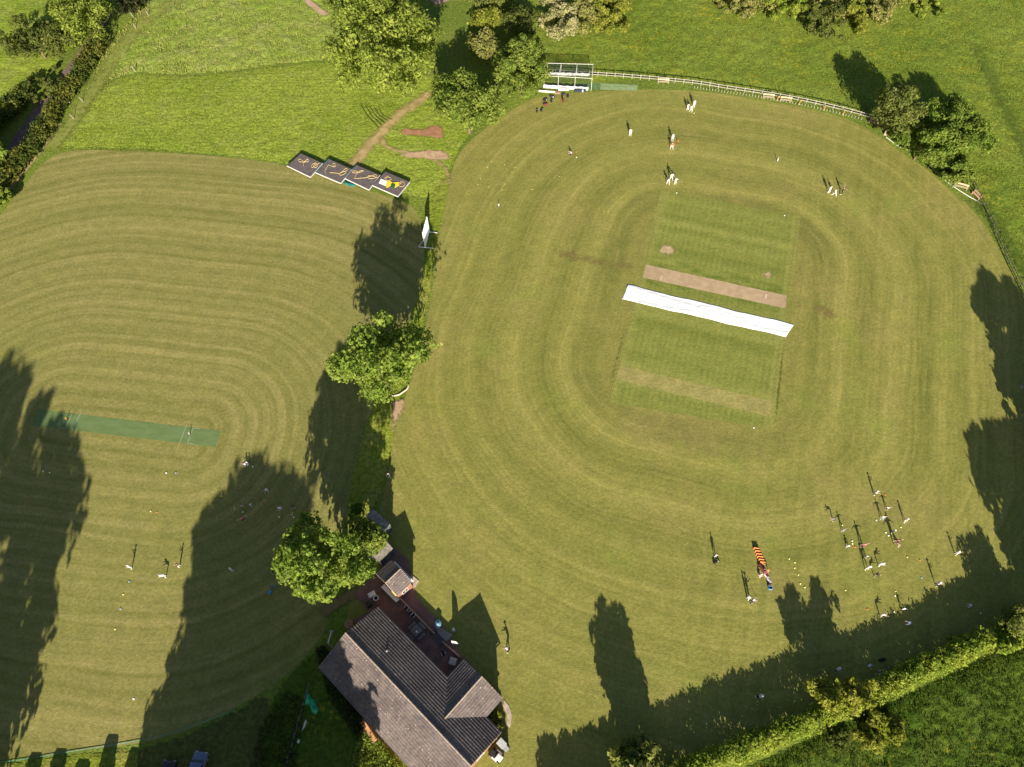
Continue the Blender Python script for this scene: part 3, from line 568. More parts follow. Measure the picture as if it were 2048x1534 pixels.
shadow_crown('poplar_tree', 'broad tree beyond the bottom edge behind the clubhouse', (-25, -9), [(560, 1120), (640, 1060), (690, 1090), (722, 1150), (738, 1180), (742, 1215), (762, 1262), (768, 1320), (750, 1400), (726, 1480), (718, 1640), (560, 1640)], 'mid', 63, 11000, 130, 1.5, 4, .7, OG, 1.0)
shadow_crown('hedgerow_tree', 'tree beyond the right edge, nearest the dark fence', (89, 46), [(1930, 505), (1948, 540), (1962, 535), (1990, 552), (2012, 540), (2040, 580), (2140, 660), (2180, 900), (2016, 900), (2006, 800), (1990, 745), (1982, 695), (1964, 650), (1938, 608), (1944, 570)], 'mid', 64, 9000, 150, 1.3, 5, .6, 'trees beyond the right edge', .5)
shadow_crown('hedgerow_tree', 'tree beyond the right edge, in the middle of the row', (85, 19), [(1955, 808), (1968, 845), (1990, 838), (2040, 840), (2150, 900), (2200, 1120), (2040, 1130), (2004, 1100), (1984, 1050), (1960, 1000), (1944, 950), (1932, 900), (1936, 862)], 'mid', 65, 9000, 150, 1.4, 5, .6, 'trees beyond the right edge', .5)
shadow_crown('hedgerow_tree', 'tree beyond the right edge at the corner of the hedge', (76, 16), [(1992, 1086), (2030, 1070), (2150, 1080), (2200, 1270), (2060, 1270), (2012, 1240), (1992, 1200), (1982, 1182), (1998, 1150)], 'mid', 66, 7000, 110, 1.1, 3, .5, 'trees beyond the right edge', .3)
shadow_crown('hedgerow_tree', 'low tree joining the right end of the hedge', (62, 18.2), [(1880, 1200), (1920, 1165), (1955, 1140), (1972, 1165), (1990, 1205), (2004, 1245), (1900, 1300), (1860, 1260)], 'hedge', 67, 3500, 40, .9, 2, .4, None, .2)
shadow_crown('ash_tree', 'brown-tipped tree rising above the bottom edge beside the hedge', (13.2, 5.7), [(1176, 1250), (1190, 1215), (1204, 1180), (1214, 1205), (1238, 1196), (1256, 1240), (1276, 1290), (1292, 1340), (1302, 1410), (1300, 1470), (1206, 1470), (1214, 1400), (1196, 1350), (1180, 1290)], 'olive', 68, 5500, 70, 1.1, 3.0, .42, None, 1.0)
shadow_crown('willow_tree', 'wispy yellow-green tree leaning over the shaded corner of the hedge', (40.6, 12.2), [(1552, 1205), (1560, 1178), (1574, 1166), (1590, 1172), (1604, 1204), (1618, 1180), (1626, 1146), (1640, 1158), (1652, 1184), (1662, 1168), (1672, 1180), (1688, 1215), (1704, 1260), (1706, 1330), (1640, 1345), (1585, 1310), (1560, 1262)], 'gold', 71, 3600, 54, .9, 3.0, .36, None, .6)
shadow_crown('hedge_bush', 'bush beyond the bottom edge left of the hedge end', (4, -2), [(1075, 1500), (1090, 1470), (1100, 1440), (1112, 1490), (1130, 1470), (1200, 1445), (1290, 1408), (1290, 1640), (1070, 1640)], 'hedge', 69, 8000, 110, 1.0, 4, .42, None, .1, 'bush')

shadow_crown('hedgerow_tree', 'tree beyond the left edge, shading the lane', (-106, 112), [(-160, 235), (-20, 212), (20, 196), (60, 190), (100, 186), (104, 215), (76, 250), (44, 300), (0, 370), (-160, 470)], 'mid', 70, 9000, 150, 1.5, 4, .6, None, .2)
# nettles and weeds, uncut grass
def weeds(name, label, poly, n, h, mat, size, seed, kind_cat):
    P = GP(poly)[:, :2]; rg = np.random.default_rng(seed); lo, hi = P.min(0), P.max(0); pts = lo+(hi-lo)*rg.random((n*3, 2)); pts = pts[inpoly(pts, P)][:n]; k = len(pts)
    hh = h*(.4+.9*vnoise(pts[:, 0]*.8, pts[:, 1]*.8)); L = np.column_stack([pts, hh*rg.random(k)])
    nr = rg.normal(size=(k, 3))*.6+np.array([0, 0, .8]); nr /= np.linalg.norm(nr, axis=1)[:, None]; t = rg.normal(size=(k, 3)); t -= nr*(t*nr).sum(1)[:, None]; t /= np.linalg.norm(t, axis=1)[:, None]; b = np.cross(nr, t)
    s = size*(.6+.8*rg.random((k, 1))); V = np.stack([L-t*s*.5, L+b*s*.3+nr*s*.1, L+t*s*.5, L-b*s*.3+nr*s*.1], 1).reshape(-1, 3)
    return stuff(link(name, mesh_np(name, V, np.arange(4*k).reshape(k, 4), [LM[mat]])), label, kind_cat)
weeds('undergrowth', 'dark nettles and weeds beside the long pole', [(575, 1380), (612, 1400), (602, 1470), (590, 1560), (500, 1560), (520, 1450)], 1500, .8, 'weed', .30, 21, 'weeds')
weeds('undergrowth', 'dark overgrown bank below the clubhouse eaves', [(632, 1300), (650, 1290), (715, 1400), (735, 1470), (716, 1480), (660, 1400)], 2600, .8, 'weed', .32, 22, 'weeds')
weeds('undergrowth', 'sunlit weeds behind the clubhouse', [(718, 1460), (760, 1480), (810, 1545), (700, 1560)], 2600, .7, 'bright', .30, 23, 'weeds')
def tufts(name, label, polys, n, h, mat, seed):
    rg = np.random.default_rng(seed); PP = [GP(p)[:, :2] for p in polys]; ar = np.array([abs(np.sum(P[:, 0]*np.roll(P[:, 1], -1)-np.roll(P[:, 0], -1)*P[:, 1]))/2 for P in PP]); B = []
    for P, a in zip(PP, ar):
        lo, hi = P.min(0), P.max(0); m = int(n*a/ar.sum()); q = lo+(hi-lo)*rg.random((m*4, 2)); B.append(q[inpoly(q, P)][:m])
    p = np.vstack(B); k = len(p); dens = vnoise(p[:, 0]*.45, p[:, 1]*.45); p = p[rg.random(k) < .35+.9*dens]; k = len(p)
    a = rg.random(k)*6.28; d = np.column_stack([np.cos(a), np.sin(a), np.zeros(k)]); lean = rg.normal(size=(k, 3))*.45; lean[:, 2] = 1; lean /= np.linalg.norm(lean, axis=1)[:, None]
    hh = (h*(.5+.8*rg.random(k)))[:, None]; w = hh*.35; z = np.column_stack([p, np.full(k, .05)])
    V = np.stack([z-d*w*.5, z+d*w*.5, z+d*w*.3+lean*hh, z-d*w*.3+lean*hh*.9], 1).reshape(-1, 3)
    return stuff(link(name, mesh_np(name, V, np.arange(4*k).reshape(k, 4), [mat])), label, 'long grass')
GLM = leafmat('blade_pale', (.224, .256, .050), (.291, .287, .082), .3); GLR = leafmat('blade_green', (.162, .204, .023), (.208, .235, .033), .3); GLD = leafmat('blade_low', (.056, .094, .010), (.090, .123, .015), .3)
tufts('meadow_grass', 'long pale grass of the upper left meadow', [[(150, 232), (200, 168), (270, 144), (340, 150), (440, 146), (560, 128), (650, 118), (640, 40), (600, -20), (340, -20), (285, 20), (215, 90)]], 26000, .36, GLM, 31)
tufts('meadow_grass', 'green grass between the mown field and the upper meadow', [[(110, 300), (450, 308), (640, 338), (700, 332), (800, 215), (650, 150), (560, 132), (440, 150), (340, 154), (270, 148), (200, 172)]], 20000, .24, GLR, 32)
tufts('meadow_grass', 'green pasture beyond the fence on the right', [[(1095, 120), (1290, 155), (1500, 178), (1690, 218), (1860, 320), (1960, 395), (2062, 580), (2100, 560), (2100, -20), (1270, -20), (1250, 90)]], 42000, .30, GLR, 33)
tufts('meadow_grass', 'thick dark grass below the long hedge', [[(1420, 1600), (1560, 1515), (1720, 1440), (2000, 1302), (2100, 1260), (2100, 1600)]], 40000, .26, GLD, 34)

# ------------------------------------------------------------------ buildings
def tilemat():
    t = NT('roof_tiles', .8, .25); n = t.noise(t.pos(), .45, 4, .6); f = t.noise(t.pos(), 5.0, 3, .7); v = t.vor(t.pos(), 3.4)
    col = t.mix(t.rng(n, .35, .65), (.108, .088, .082), (.155, .127, .118)); cell = t.xyz(v['Color'])
    col = t.mix(1.0, col, t.mix(cell[0], (.78, .78, .8), (1.2, 1.17, 1.12)), 'MULTIPLY')
    col = t.mix(t.m('MULTIPLY', t.rng(cell[1], .88, .93), t.rng(v['Distance'], .32, .15)), col, (.435, .348, .286))
    col = t.mix(t.rng(f, .62, .75, 0, .6), col, (.096, .070, .055)); t.col(col); t.bump(f, .03, .5); return t.mat
TILE = tilemat()
def brickmat(name, a, b, mortar=(.32, .29, .26), sc=1.0):
    t = NT(name, .9, .15); n = t.n.new('ShaderNodeTexBrick'); x, y, z = t.xyz(t.pos()); t.set(n.inputs['Vector'], t.vec(t.m('ADD', x, t.m('MULTIPLY', y, .97)), t.m('ADD', z, t.m('MULTIPLY', y, .0 if sc == 1 else 1.0)), 0))
    n.inputs['Color1'].default_value = (*a, 1); n.inputs['Color2'].default_value = (*b, 1); n.inputs['Mortar'].default_value = (*mortar, 1)
    n.inputs['Scale'].default_value = 1.0; n.inputs['Brick Width'].default_value = .23*sc; n.inputs['Row Height'].default_value = .075*sc if sc == 1 else .115*sc; n.inputs['Mortar Size'].default_value = .008*sc
    t.col(t.mix(t.rng(t.noise(t.pos(), .8, 3), .3, .7, 0, .5), n.outputs[0], [q*.6 for q in a])); return t.mat
BRICK = brickmat('red_brick', (.30, .125, .075), (.36, .17, .10))
PAVE = brickmat('terrace_pavers', (.22, .115, .10), (.28, .145, .12), (.17, .12, .11), 1.4)
WHITE = plain('white_paint', (.72, .70, .66), .6, .06); GREY = plain('grey_metal', (.30, .31, .33), .5, .1, .4); DGREY = plain('dark_plastic', (.045, .045, .05), .6, .15)
GLASS = plain('window_glass', (.03, .04, .05), .12, .05, .6); WOOD = plain('weathered_wood', (.26, .21, .16), .9, .25, scale=5); CREAM = plain('cream_wood', (.42, .35, .22), .8, .12); PALEWOOD = plain('pale_rail_wood', (.32, .29, .255), .85, .2)
DWOOD = plain('dark_fence_wood', (.12, .105, .085), .9, .3, scale=4); PINKWOOD = plain('pinkish_wood', (.46, .29, .18), .85, .15); ORANGE = plain('orange_plastic', (.62, .16, .03), .5, .06); YELLOW = plain('yellow_plastic', (.72, .55, .04), .5, .06)
CONE_Y = plain('yellow_marker', (.78, .70, .24), .5, .04); CONE_W = plain('white_marker', (.80, .80, .74), .5, .04); CONE_B = plain('blue_marker', (.22, .36, .62), .5, .05); NAVY = plain('navy_cloth', (.025, .03, .055), .85, .2); BLACK = plain('black_cloth', (.018, .018, .02), .85, .2)
ROPE = plain('cream_rope', (.55, .42, .20), .9, .15); TEAL = plain('teal_metal', (.02, .15, .14), .5, .1); CONC = plain('concrete', (.33, .29, .25), .9, .2, scale=2); FELT = plain('mossy_roof_felt', (.27, .235, .20), .95, .35, scale=2.2)

def slope_mesh(name, e0, along, up, course=.38, rib=.33, clip=None):
    """a tiled slope: stepped courses with ribbed tiles; e0 eave corner, along the eave, up to the ridge"""
    e0, along, up = (np.array(v, float) for v in (e0, along, up)); L = np.linalg.norm(along); H = np.linalg.norm(up); a = along/L; u = up/H; nrm = np.cross(a, u)
    if nrm[2] < 0: nrm = -nrm
    nc = max(2, int(round(H/course))); nu = int(L/(rib/4)); xs = np.linspace(0, L, nu+1); prof = .010*np.abs(np.sin(np.pi*xs/rib))
    rows = []; cl = H/nc
    for k in range(nc): rows += [(k*cl+f*cl, .055+.018*math.sin(2*math.pi*(f+.02))) for f in (0, .12, .25, .38, .5, .62, .75, .88)]
    rows.append((H, .055))
    V = np.concatenate([e0+np.outer(xs, a)+u*s+np.outer(o+prof, nrm) for s, o in rows]); n = nu+1
    idx = np.arange(len(rows)*n).reshape(len(rows), n); F = np.stack([idx[:-1, :-1], idx[:-1, 1:], idx[1:, 1:], idx[1:, :-1]], -1).reshape(-1, 4)
    return mesh_np(name, V, F, [TILE])
def window(parent, c, w, h, rz, wall=None):
    f = MB(); f.box((0, 0, h/2-.03), (w, .08, .06)).box((0, 0, -h/2+.03), (w, .08, .06)).box((-w/2+.03, 0, 0), (.06, .08, h-.12)).box((w/2-.03, 0, 0), (.06, .08, h-.12)).box((0, 0, 0), (.05, .07, h-.12))
    o = f.build('window', WHITE, parent); o.location = c; o.rotation_euler = (0, 0, rz); MB().box((0, 0, 0), (w-.1, .03, h-.1)).build('pane', GLASS, o); return o
ZE, ZR, HW, LEN, WX, WW, WY, ZW = 3.0, 5.3, 5.15, 22.6, 16.54, 3.39, 8.15, 4.6
o0 = G(690.8, 1265.3, ZR); club = thing('clubhouse', 'brick clubhouse with tiled gable roof and a short cross wing', 'building', (o0[0], o0[1], 0), R(-44.2))
for nm, e0, al, up in (('roof', (0, -HW, ZE), (LEN, 0, 0), (0, HW, ZR-ZE)), ('roof', (LEN, HW, ZE), (-LEN, 0, 0), (0, -HW, ZR-ZE))): link(nm, slope_mesh(nm, e0, al, up), club)
for nm, e0, al, up in (('wing_roof', (WX-WW, WY, ZE), (0, 1.3-WY, 0), (WW, 0, ZW-ZE)), ('wing_roof', (WX+WW, 1.3, ZE), (0, WY-1.3, 0), (-WW, 0, ZW-ZE))): link(nm, slope_mesh(nm, e0, al, up), club)
MB().tube([(.02, 0, ZR+.03), (LEN-.02, 0, ZR+.03)], .13, 10).build('ridge_cap', plain('ridge_tile', (.30, .235, .19), .9, .25, scale=4), club)
MB().tube([(WX, 1.5, ZW+.03), (WX, WY-.02, ZW+.03)], .12, 10).build('ridge_cap', _pl['ridge_tile'], club)
w = MB()
for x0, x1, y0, y1, zr, ax in ((.2, LEN-.2, -HW+.45, HW-.45, ZR-.28, 0), (WX-WW+.4, WX+WW-.4, HW-.45, WY-.3, ZW-.3, 1)):
    lo = [(x0, y0), (x1, y0), (x1, y1), (x0, y1)]; ym, xm = (y0+y1)/2, (x0+x1)/2; zt = ZE-.02
    b = [w.b.verts.new((*p, 0)) for p in lo]; t_ = [w.b.verts.new((*p, zt)) for p in lo]
    for i in range(4): w.b.faces.new((b[i], b[(i+1) % 4], t_[(i+1) % 4], t_[i]))
    if ax == 0:
        for x, (i, j) in ((x0, (0, 3)), (x1, (1, 2))): w.b.faces.new((t_[i], t_[j], w.b.verts.new((x, ym, zr))))
    else: w.b.faces.new((t_[3], t_[2], w.b.verts.new((xm, y1, zr))))
w.build('wall', BRICK, club)
BARGE = plain('barge_wood', (.55, .42, .30), .7, .1)
for x in (.03, LEN-.03):
    fs = MB()
    for s in (-1, 1): fs.bar((x, s*HW, ZE-.06), (x, 0, ZR-.06), .05, .20)
    fs.build('bargeboard', BARGE, club)
fs = MB()
for s in (-1, 1): fs.bar((WX+s*WW, WY-.03, ZE-.06), (WX, WY-.03, ZW-.06), .05, .20)
fs.build('bargeboard', BARGE, club)
for pts in ([(0, HW+.06, ZE-.03), (WX-WW, HW+.06, ZE-.03)], [(WX+WW, HW+.06, ZE-.03), (LEN, HW+.06, ZE-.03)], [(0, -HW-.06, ZE-.03), (LEN, -HW-.06, ZE-.03)], [(WX-WW-.06, HW, ZE-.03), (WX-WW-.06, WY, ZE-.03)], [(WX+WW+.06, HW, ZE-.03), (WX+WW+.06, WY, ZE-.03)]):
    MB().tube(pts, .06, 8).build('gutter', plain('gutter_plastic', (.12, .115, .12), .5), club)
for x in (2.5, 6.0, 9.5): window(club, (x, HW-.43, 1.6), 1.6, 1.1, 0)
for x in (3, 8, 14, 19): window(club, (x, -HW+.43, 1.6), 1.4, 1.0, 0)
window(club, (WX, WY-.28, 1.5), 2.6, 1.3, 0); window(club, (LEN-.19, 1.5, 1.5), 1.3, 1.1, R(90))
d = MB().box((11.7, HW-.43, 1.02), (1.5, .07, 2.04)).build('door', plain('door_paint', (.05, .10, .07), .5), club); MB().ball((12.1, HW-.38, 1.0), .05, 8).build('handle', GREY, d)
v_ = MB().tube([(5.4, 2.1, ZR-.447*2.1+.02), (5.4, 2.1, ZR-.447*2.1+.14)], .10, 10).ball((5.4, 2.1, ZR-.447*2.1+.16), .14, 10, (1, 1, .5)).build('roof_vent', GREY, club)
# lamp bracket at the north west gable
lm = thing('floodlight_pole', 'short white pole at the left corner of the clubhouse roof', 'pole', G(667, 1296, 0))
MB().tube([(0, 0, 0), (0, 0, 3.3)], .05, 8).build('pole', WHITE, lm); MB().tube([(0, 0, 3.3), (.35, 1.3, 3.5)], .06, 8).build('arm', WHITE, lm); MB().box((.38, 1.45, 3.5), (.5, .22, .14), R(-14)).build('lamp', GREY, lm)

# score hut
rn, rs = G(800.2, 1138.5, 3.9), G(771.4, 1165.6, 3.9); hc = (rn+rs)/2; hut = thing('score_hut', 'small square brick score hut with a tiled gable roof', 'hut', (hc[0], hc[1], 0), math.atan2(rn[1]-rs[1], rn[0]-rs[0]))
hl, hw = 1.34, 2.15
link('roof', slope_mesh('roof', (-hl, -hw, 2.9), (2*hl, 0, 0), (0, hw, 1.0), .36), hut); link('roof', slope_mesh('roof', (hl, hw, 2.9), (-2*hl, 0, 0), (0, -hw, 1.0), .36), hut)
MB().tube([(-hl, 0, 3.93), (hl, 0, 3.93)], .10, 8).build('ridge_cap', _pl['ridge_tile'], hut)
w = MB(); x, y = hl-.14, hw-.18
for s in (-1, 1): w.face([(s*x, -y, 0), (s*x, y, 0), (s*x, y, 2.9), (s*x, 0, 3.75), (s*x, -y, 2.9)])
for s in (-1, 1): w.face([(-x, s*y, 0), (x, s*y, 0), (x, s*y, 2.9), (-x, s*y, 2.9)])
w.build('wall', BRICK, hut)
for xx in (-hl, hl):
    fs = MB()
    for s in (-1, 1): fs.bar((xx, s*hw, 2.86), (xx, 0, 3.86), .05, .18)
    fs.build('bargeboard', _pl['barge_wood'], hut)
MB().box((hl+.20, 0, 2.1), (.30, 3.9, .30), bev=.04).build('shutter_box', WHITE, hut); window(hut, (0, -y-.02, 1.5), 1.0, .9, 0)
YL = MB().box((-hl+.06, -1.25, 2.0), (.2, .62, .9)).build('sign', YELLOW, hut)

def flat_shed(name, label, px, h, wall, roofm, cat='shed'):
    P = [G(x, y, h) for x, y in px]; c = sum(P)/len(P); root = thing(name, label, cat, (c[0], c[1], 0)); Q = [(p-c)[:2] for p in P]
    MB().prism([q*.95 for q in Q], 0, h-.10).build('wall', wall, root); MB().prism(Q, h-.10, h).build('roof', roofm, root)
    a, b_ = Q[1], Q[2]; m_ = (a+b_)/2*.955; ang = math.atan2(b_[1]-a[1], b_[0]-a[0]); MB().box((m_[0], m_[1], (h-.2)/2), (.85, .06, h-.3), ang).build('door', plain('shed_door', (.10, .12, .11), .7), root); return root
DCLAD = plain('dark_cladding', (.07, .075, .085), .8, .2)
flat_shed('storage_shed', 'dark walled shed with a flat pale roof, farther from the clubhouse', [(746, 1017), (781, 1050), (764, 1063), (731, 1031)], 2.4, DCLAD, FELT)
flat_shed('storage_shed', 'shed with a mossy flat roof between the score hut and the tree', [(771.4, 1081), (786, 1097), (760.3, 1124), (742, 1108)], 2.3, DCLAD, FELT)
flat_shed('storage_shed', 'low dark lean-to half hidden under the tree', [(738, 1088), (748, 1104), (724, 1127), (708, 1111)], 1.8, DCLAD, plain('dark_felt', (.05, .05, .06), .9))
hp = thing('compost_box', 'open timber box full of brown wood chips beside the flat sheds', 'box', G(721, 1084, 0), R(-35)); MB().box((0, .75, .45), (1.3, .06, .9)).box((0, -.75, .45), (1.3, .06, .9)).box((.65, 0, .45), (.06, 1.44, .9)).box((-.65, 0, .45), (.06, 1.44, .9)).build('frame', WOOD, hp)
MB().ball((0, 0, .72), .7, 12, (.85, 1, .35)).build('wood_chips', plain('chips', (.42, .25, .15), .95, .25, scale=9), hp)

# terrace
ter = [(778, 1110), (789, 1096), (815, 1117), (824, 1153), (832, 1196), (884, 1250), (923, 1309), (960, 1350), (900, 1420), (760, 1300), (705, 1240), (737, 1224), (708, 1188), (735, 1162), (760, 1140)]
P = GP(ter)[:, :2]; struct(MB().prism(P, 0, .10).build('terrace', PAVE))
struct(MB().prism(GP([(879, 1254), (905, 1270), (893, 1284), (868, 1268)])[:, :2], 0, .13).build('paving', plain('paving_slab', (.27, .23, .20), .9, .15, scale=1.2)))
struct(MB().prism(GP([(822, 1149), (838, 1162), (829, 1176), (824, 1170)])[:, :2], 0, .115).build('paving', plain('pale_slab', (.42, .33, .25), .9, .2, scale=2)))
struct(MB().prism(GP([(1008, 1400), (1018, 1412), (1024, 1432), (1020, 1456), (1013, 1450), (1014, 1430), (1006, 1412)])[:, :2], 0, .07).build('paving', _pl['pale_slab']))
for a, b, lab in (((799, 1196), (870, 1269), 'long low brick wall with a timber rail along the terrace edge'), ((886, 1285), (921, 1316), 'short low brick wall with a rail right of the terrace steps')):
    A, B = G(*a), G(*b); m_ = (A+B)/2; L = np.linalg.norm(B-A); r = thing('terrace_wall', lab, 'wall', m_, math.atan2(B[1]-A[1], B[0]-A[0]))
    MB().box((0, 0, .3), (L, .22, .6)).build('wall', BRICK, r); MB().box((0, 0, .95), (L, .09, .06)).build('rail', plain('stained_rail', (.52, .22, .08), .6, .1), r)
    for k in range(int(L/1.4)+1): MB().box((-L/2+.05+k*(L-.1)/int(L/1.4), 0, .76), (.07, .07, .32)).build('post', WOOD, r)
r = thing('step_ramp', 'dark grey ramp leading from the terrace through the wall gap', 'ramp', G(876, 1277), R(-48)); MB().box((0, 0, .14), (2.1, 1.0, .10), rx=R(-3)).build('deck', plain('ramp_grey', (.075, .07, .075), .8), r); MB().box((0, .52, .19), (2.1, .05, .12)).build('kerb', GREY, r)
# terrace furniture
def picnic():
    r = thing('picnic_table', 'square wooden picnic table with four benches on the terrace', 'table', GV(834, 1263, .1), R(-48)); m = plain('grey_timber', (.20, .175, .16), .9, .2, scale=6)
    tt = MB()
    for k in range(7): tt.box((0, -.54+k*.18, .74), (1.25, .165, .05))
    tt.build('table_top', m, r); MB().ball((.18, -.1, .80), .17, 12, (1, 1, .5)).build('table_bowl', WHITE, r)
    for k in range(4):
        a = R(90*k); b = MB()
        for q in (-.1, .1): b.box((math.cos(a)*(.98+q), math.sin(a)*(.98+q), .45), (.18, 1.2, .045), a)
        b.build('bench', m, r); MB().box((math.cos(a)*.72, math.sin(a)*.72, .36), (1.0, .09, .10), a).box((math.cos(a)*.95, math.sin(a)*.95, .17), (.09, .09, .34), a).box((math.cos(a)*.5, math.sin(a)*.5, .36), (.09, .09, .72), a).build('leg', m, r)
picnic()
def chair(px, label, rz, mat):
    r = thing('folding_chair', label, 'chair', GV(*px, .1), rz, 'loose chairs on the terrace'); MB().box((0, 0, .44), (.48, .46, .04), bev=.01).build('seat', mat, r); MB().box((0, .24, .70), (.48, .04, .44), rx=R(-12), bev=.01).build('backrest', mat, r)
    for sx in (-1, 1):
        for sy in (-1, 1): MB().tube([(sx*.22, sy*.21, 0), (sx*.22, sy*.18, .44)], .018, 6).build('leg', WHITE, r)
    for sx in (-1, 1): MB().box((sx*.26, 0, .62), (.05, .46, .03)).build('armrest', WHITE, r)
chair((887.5, 1309), 'dark chair with pale armrests near the cross wing', R(20), NAVY)
chair((814, 1218), 'dark chair with white armrests against the terrace wall', R(140), BLACK); chair((822, 1228), 'black folded chair beside the terrace wall, next one along', R(125), BLACK); chair((827, 1232), 'small chair at the end of the pair by the terrace wall', R(130), BLACK)
r = thing('side_table', 'small square pale grey table by the cross wing', 'table', GV(906.5, 1324, .1), R(-18)); MB().box((0, 0, .6), (.95, .95, .05), bev=.015).build('table_top', plain('pale_top', (.40, .38, .37), .6), r)
for sx in (-1, 1):
    for sy in (-1, 1): MB().tube([(sx*.4, sy*.4, 0), (sx*.4, sy*.4, .58)], .025, 6).build('leg', GREY, r)
r = thing('trestle_table', 'long white table along the score hut', 'table', (*((G(767, 1174)+G(798, 1205))/2)[:2], .1), math.atan2(*(G(798, 1205)-G(767, 1174))[[1, 0]])); MB().box((0, 0, .74), (3.1, .62, .04), bev=.01).build('table_top', WHITE, r)
for sx in (-1.2, 1.2): MB().tube([(sx, -.25, 0), (sx, -.25, .72)], .02, 6).tube([(sx, .25, 0), (sx, .25, .72)], .02, 6).bar((sx, -.25, .1), (sx, .25, .1), .03, .03).build('leg', GREY, r)
r = thing('ice_box', 'white lidded cool box on the terrace by the score hut', 'box', GV(745.5, 1191, .1), R(28)); MB().box((0, 0, .35), (.95, .65, .7), bev=.05).build('body', plain('pale_box', (.62, .64, .70), .5, .05), r); MB().box((0, 0, .745), (1.0, .7, .08), bev=.02).build('lid', WHITE, r); MB().box((.52, 0, .5), (.05, .3, .05)).build('handle', DGREY, r)
r = thing('barbecue', 'black drum with a round white rim beside the cool box', 'barbecue', GV(754, 1199, .1)); bm = MB(); N = 24
for k in range(N): bm.tube([(.33*math.cos(a), .33*math.sin(a), .82) for a in (k*6.2832/N, (k+1)*6.2832/N)], .07, 6, False)
bm.build('rim', WHITE, r); MB().cone((0, 0, .35), .25, .34, .45, 20).build('bowl', BLACK, r)
for k in range(3): MB().tube([(.15*math.cos(k*2.1), .15*math.sin(k*2.1), .4), (.3*math.cos(k*2.1), .3*math.sin(k*2.1), 0)], .02, 6).build('leg', GREY, r)
def bin_(px, label, mat, lid, rz, z=.0, s=1.0):
    r = thing('wheelie_bin', label, 'bin', GV(*px, z), rz); r.scale = (s, s, s); b = MB(); b.box((0, 0, .52), (.56, .62, .92), bev=.04).build('body', mat, r); MB().box((0, .02, 1.02), (.62, .72, .07), rx=R(4), bev=.02).build('lid', lid, r); MB().tube([(-.25, -.38, .95), (.25, -.38, .95)], .025, 8).build('handle', mat, r)
    for sx in (-1, 1): MB().tube([(sx*.26, -.3, .1), (sx*.32, -.3, .1)], .1, 12).build('wheel', BLACK, r)
bin_((738.5, 1211), 'black bin between the terrace and the clubhouse corner', BLACK, DGREY, R(40), .1)
bin_((1004, 1489), 'large grey bin with a pale lid behind the clubhouse gable', GREY, plain('pale_lid', (.36, .38, .37), .6), R(46), 0, 1.45); bin_((1011, 1497), 'smaller grey bin pressed against the large grey one', GREY, plain('lid2', (.28, .30, .30), .6), R(46), 0, 1.05)
r = thing('ride_on_mower', 'white and black ride-on mower parked behind the clubhouse', 'mower', G(993, 1511), R(-40)); MB().box((.45, 0, .55), (.8, .75, .42), bev=.1).build('bonnet', WHITE, r); MB().box((-.35, 0, .42), (.9, .9, .2), bev=.06).build('body', BLACK, r); MB().box((-.45, 0, .68), (.45, .5, .12), bev=.04).box((-.68, 0, .9), (.1, .5, .42), bev=.03).build('seat', BLACK, r); MB().tube([(.0, 0, .6), (-.12, 0, 1.0)], .025, 6).build('steering_column', BLACK, r); MB().box((.05, 0, .22), (.9, 1.25, .16), bev=.05).build('cutter_deck', WHITE, r)
for sx, rr in ((.62, .2), (-.6, .27)):
    for sy in (-1, 1): w = MB().tube([(sx, sy*.42, rr), (sx, sy*.6, rr)], rr, 14).build('wheel', BLACK, r); MB().tube([(sx, sy*.58, rr), (sx, sy*.615, rr)], rr*.5, 12).build('rim', WHITE, w)
r = thing('plant_tub', 'round terracotta tub at the left corner of the clubhouse', 'plant pot', G(699, 1250)); bm = MB(); bm.cone((0, 0, 0), .42, .55, .6, 20).build('pot', plain('terracotta', (.50, .25, .16), .8, .15), r); MB().cone((0, 0, .585), .47, .47, .03, 20).build('soil', plain('potting_soil', (.30, .16, .11), .95, .3), r)
r = thing('brick_planter', 'low curved planter with orange soil behind the clubhouse', 'planter', G(738, 1462), R(-52)); MB().box((0, 0, .22), (3.4, .9, .44), bev=.2).build('kerb', plain('planter_stone', (.20, .14, .13), .9, .2), r); MB().box((.1, 0, .45), (2.9, .55, .06), bev=.02).build('soil', plain('orange_soil', (.50, .27, .12), .95, .35, scale=3), r)

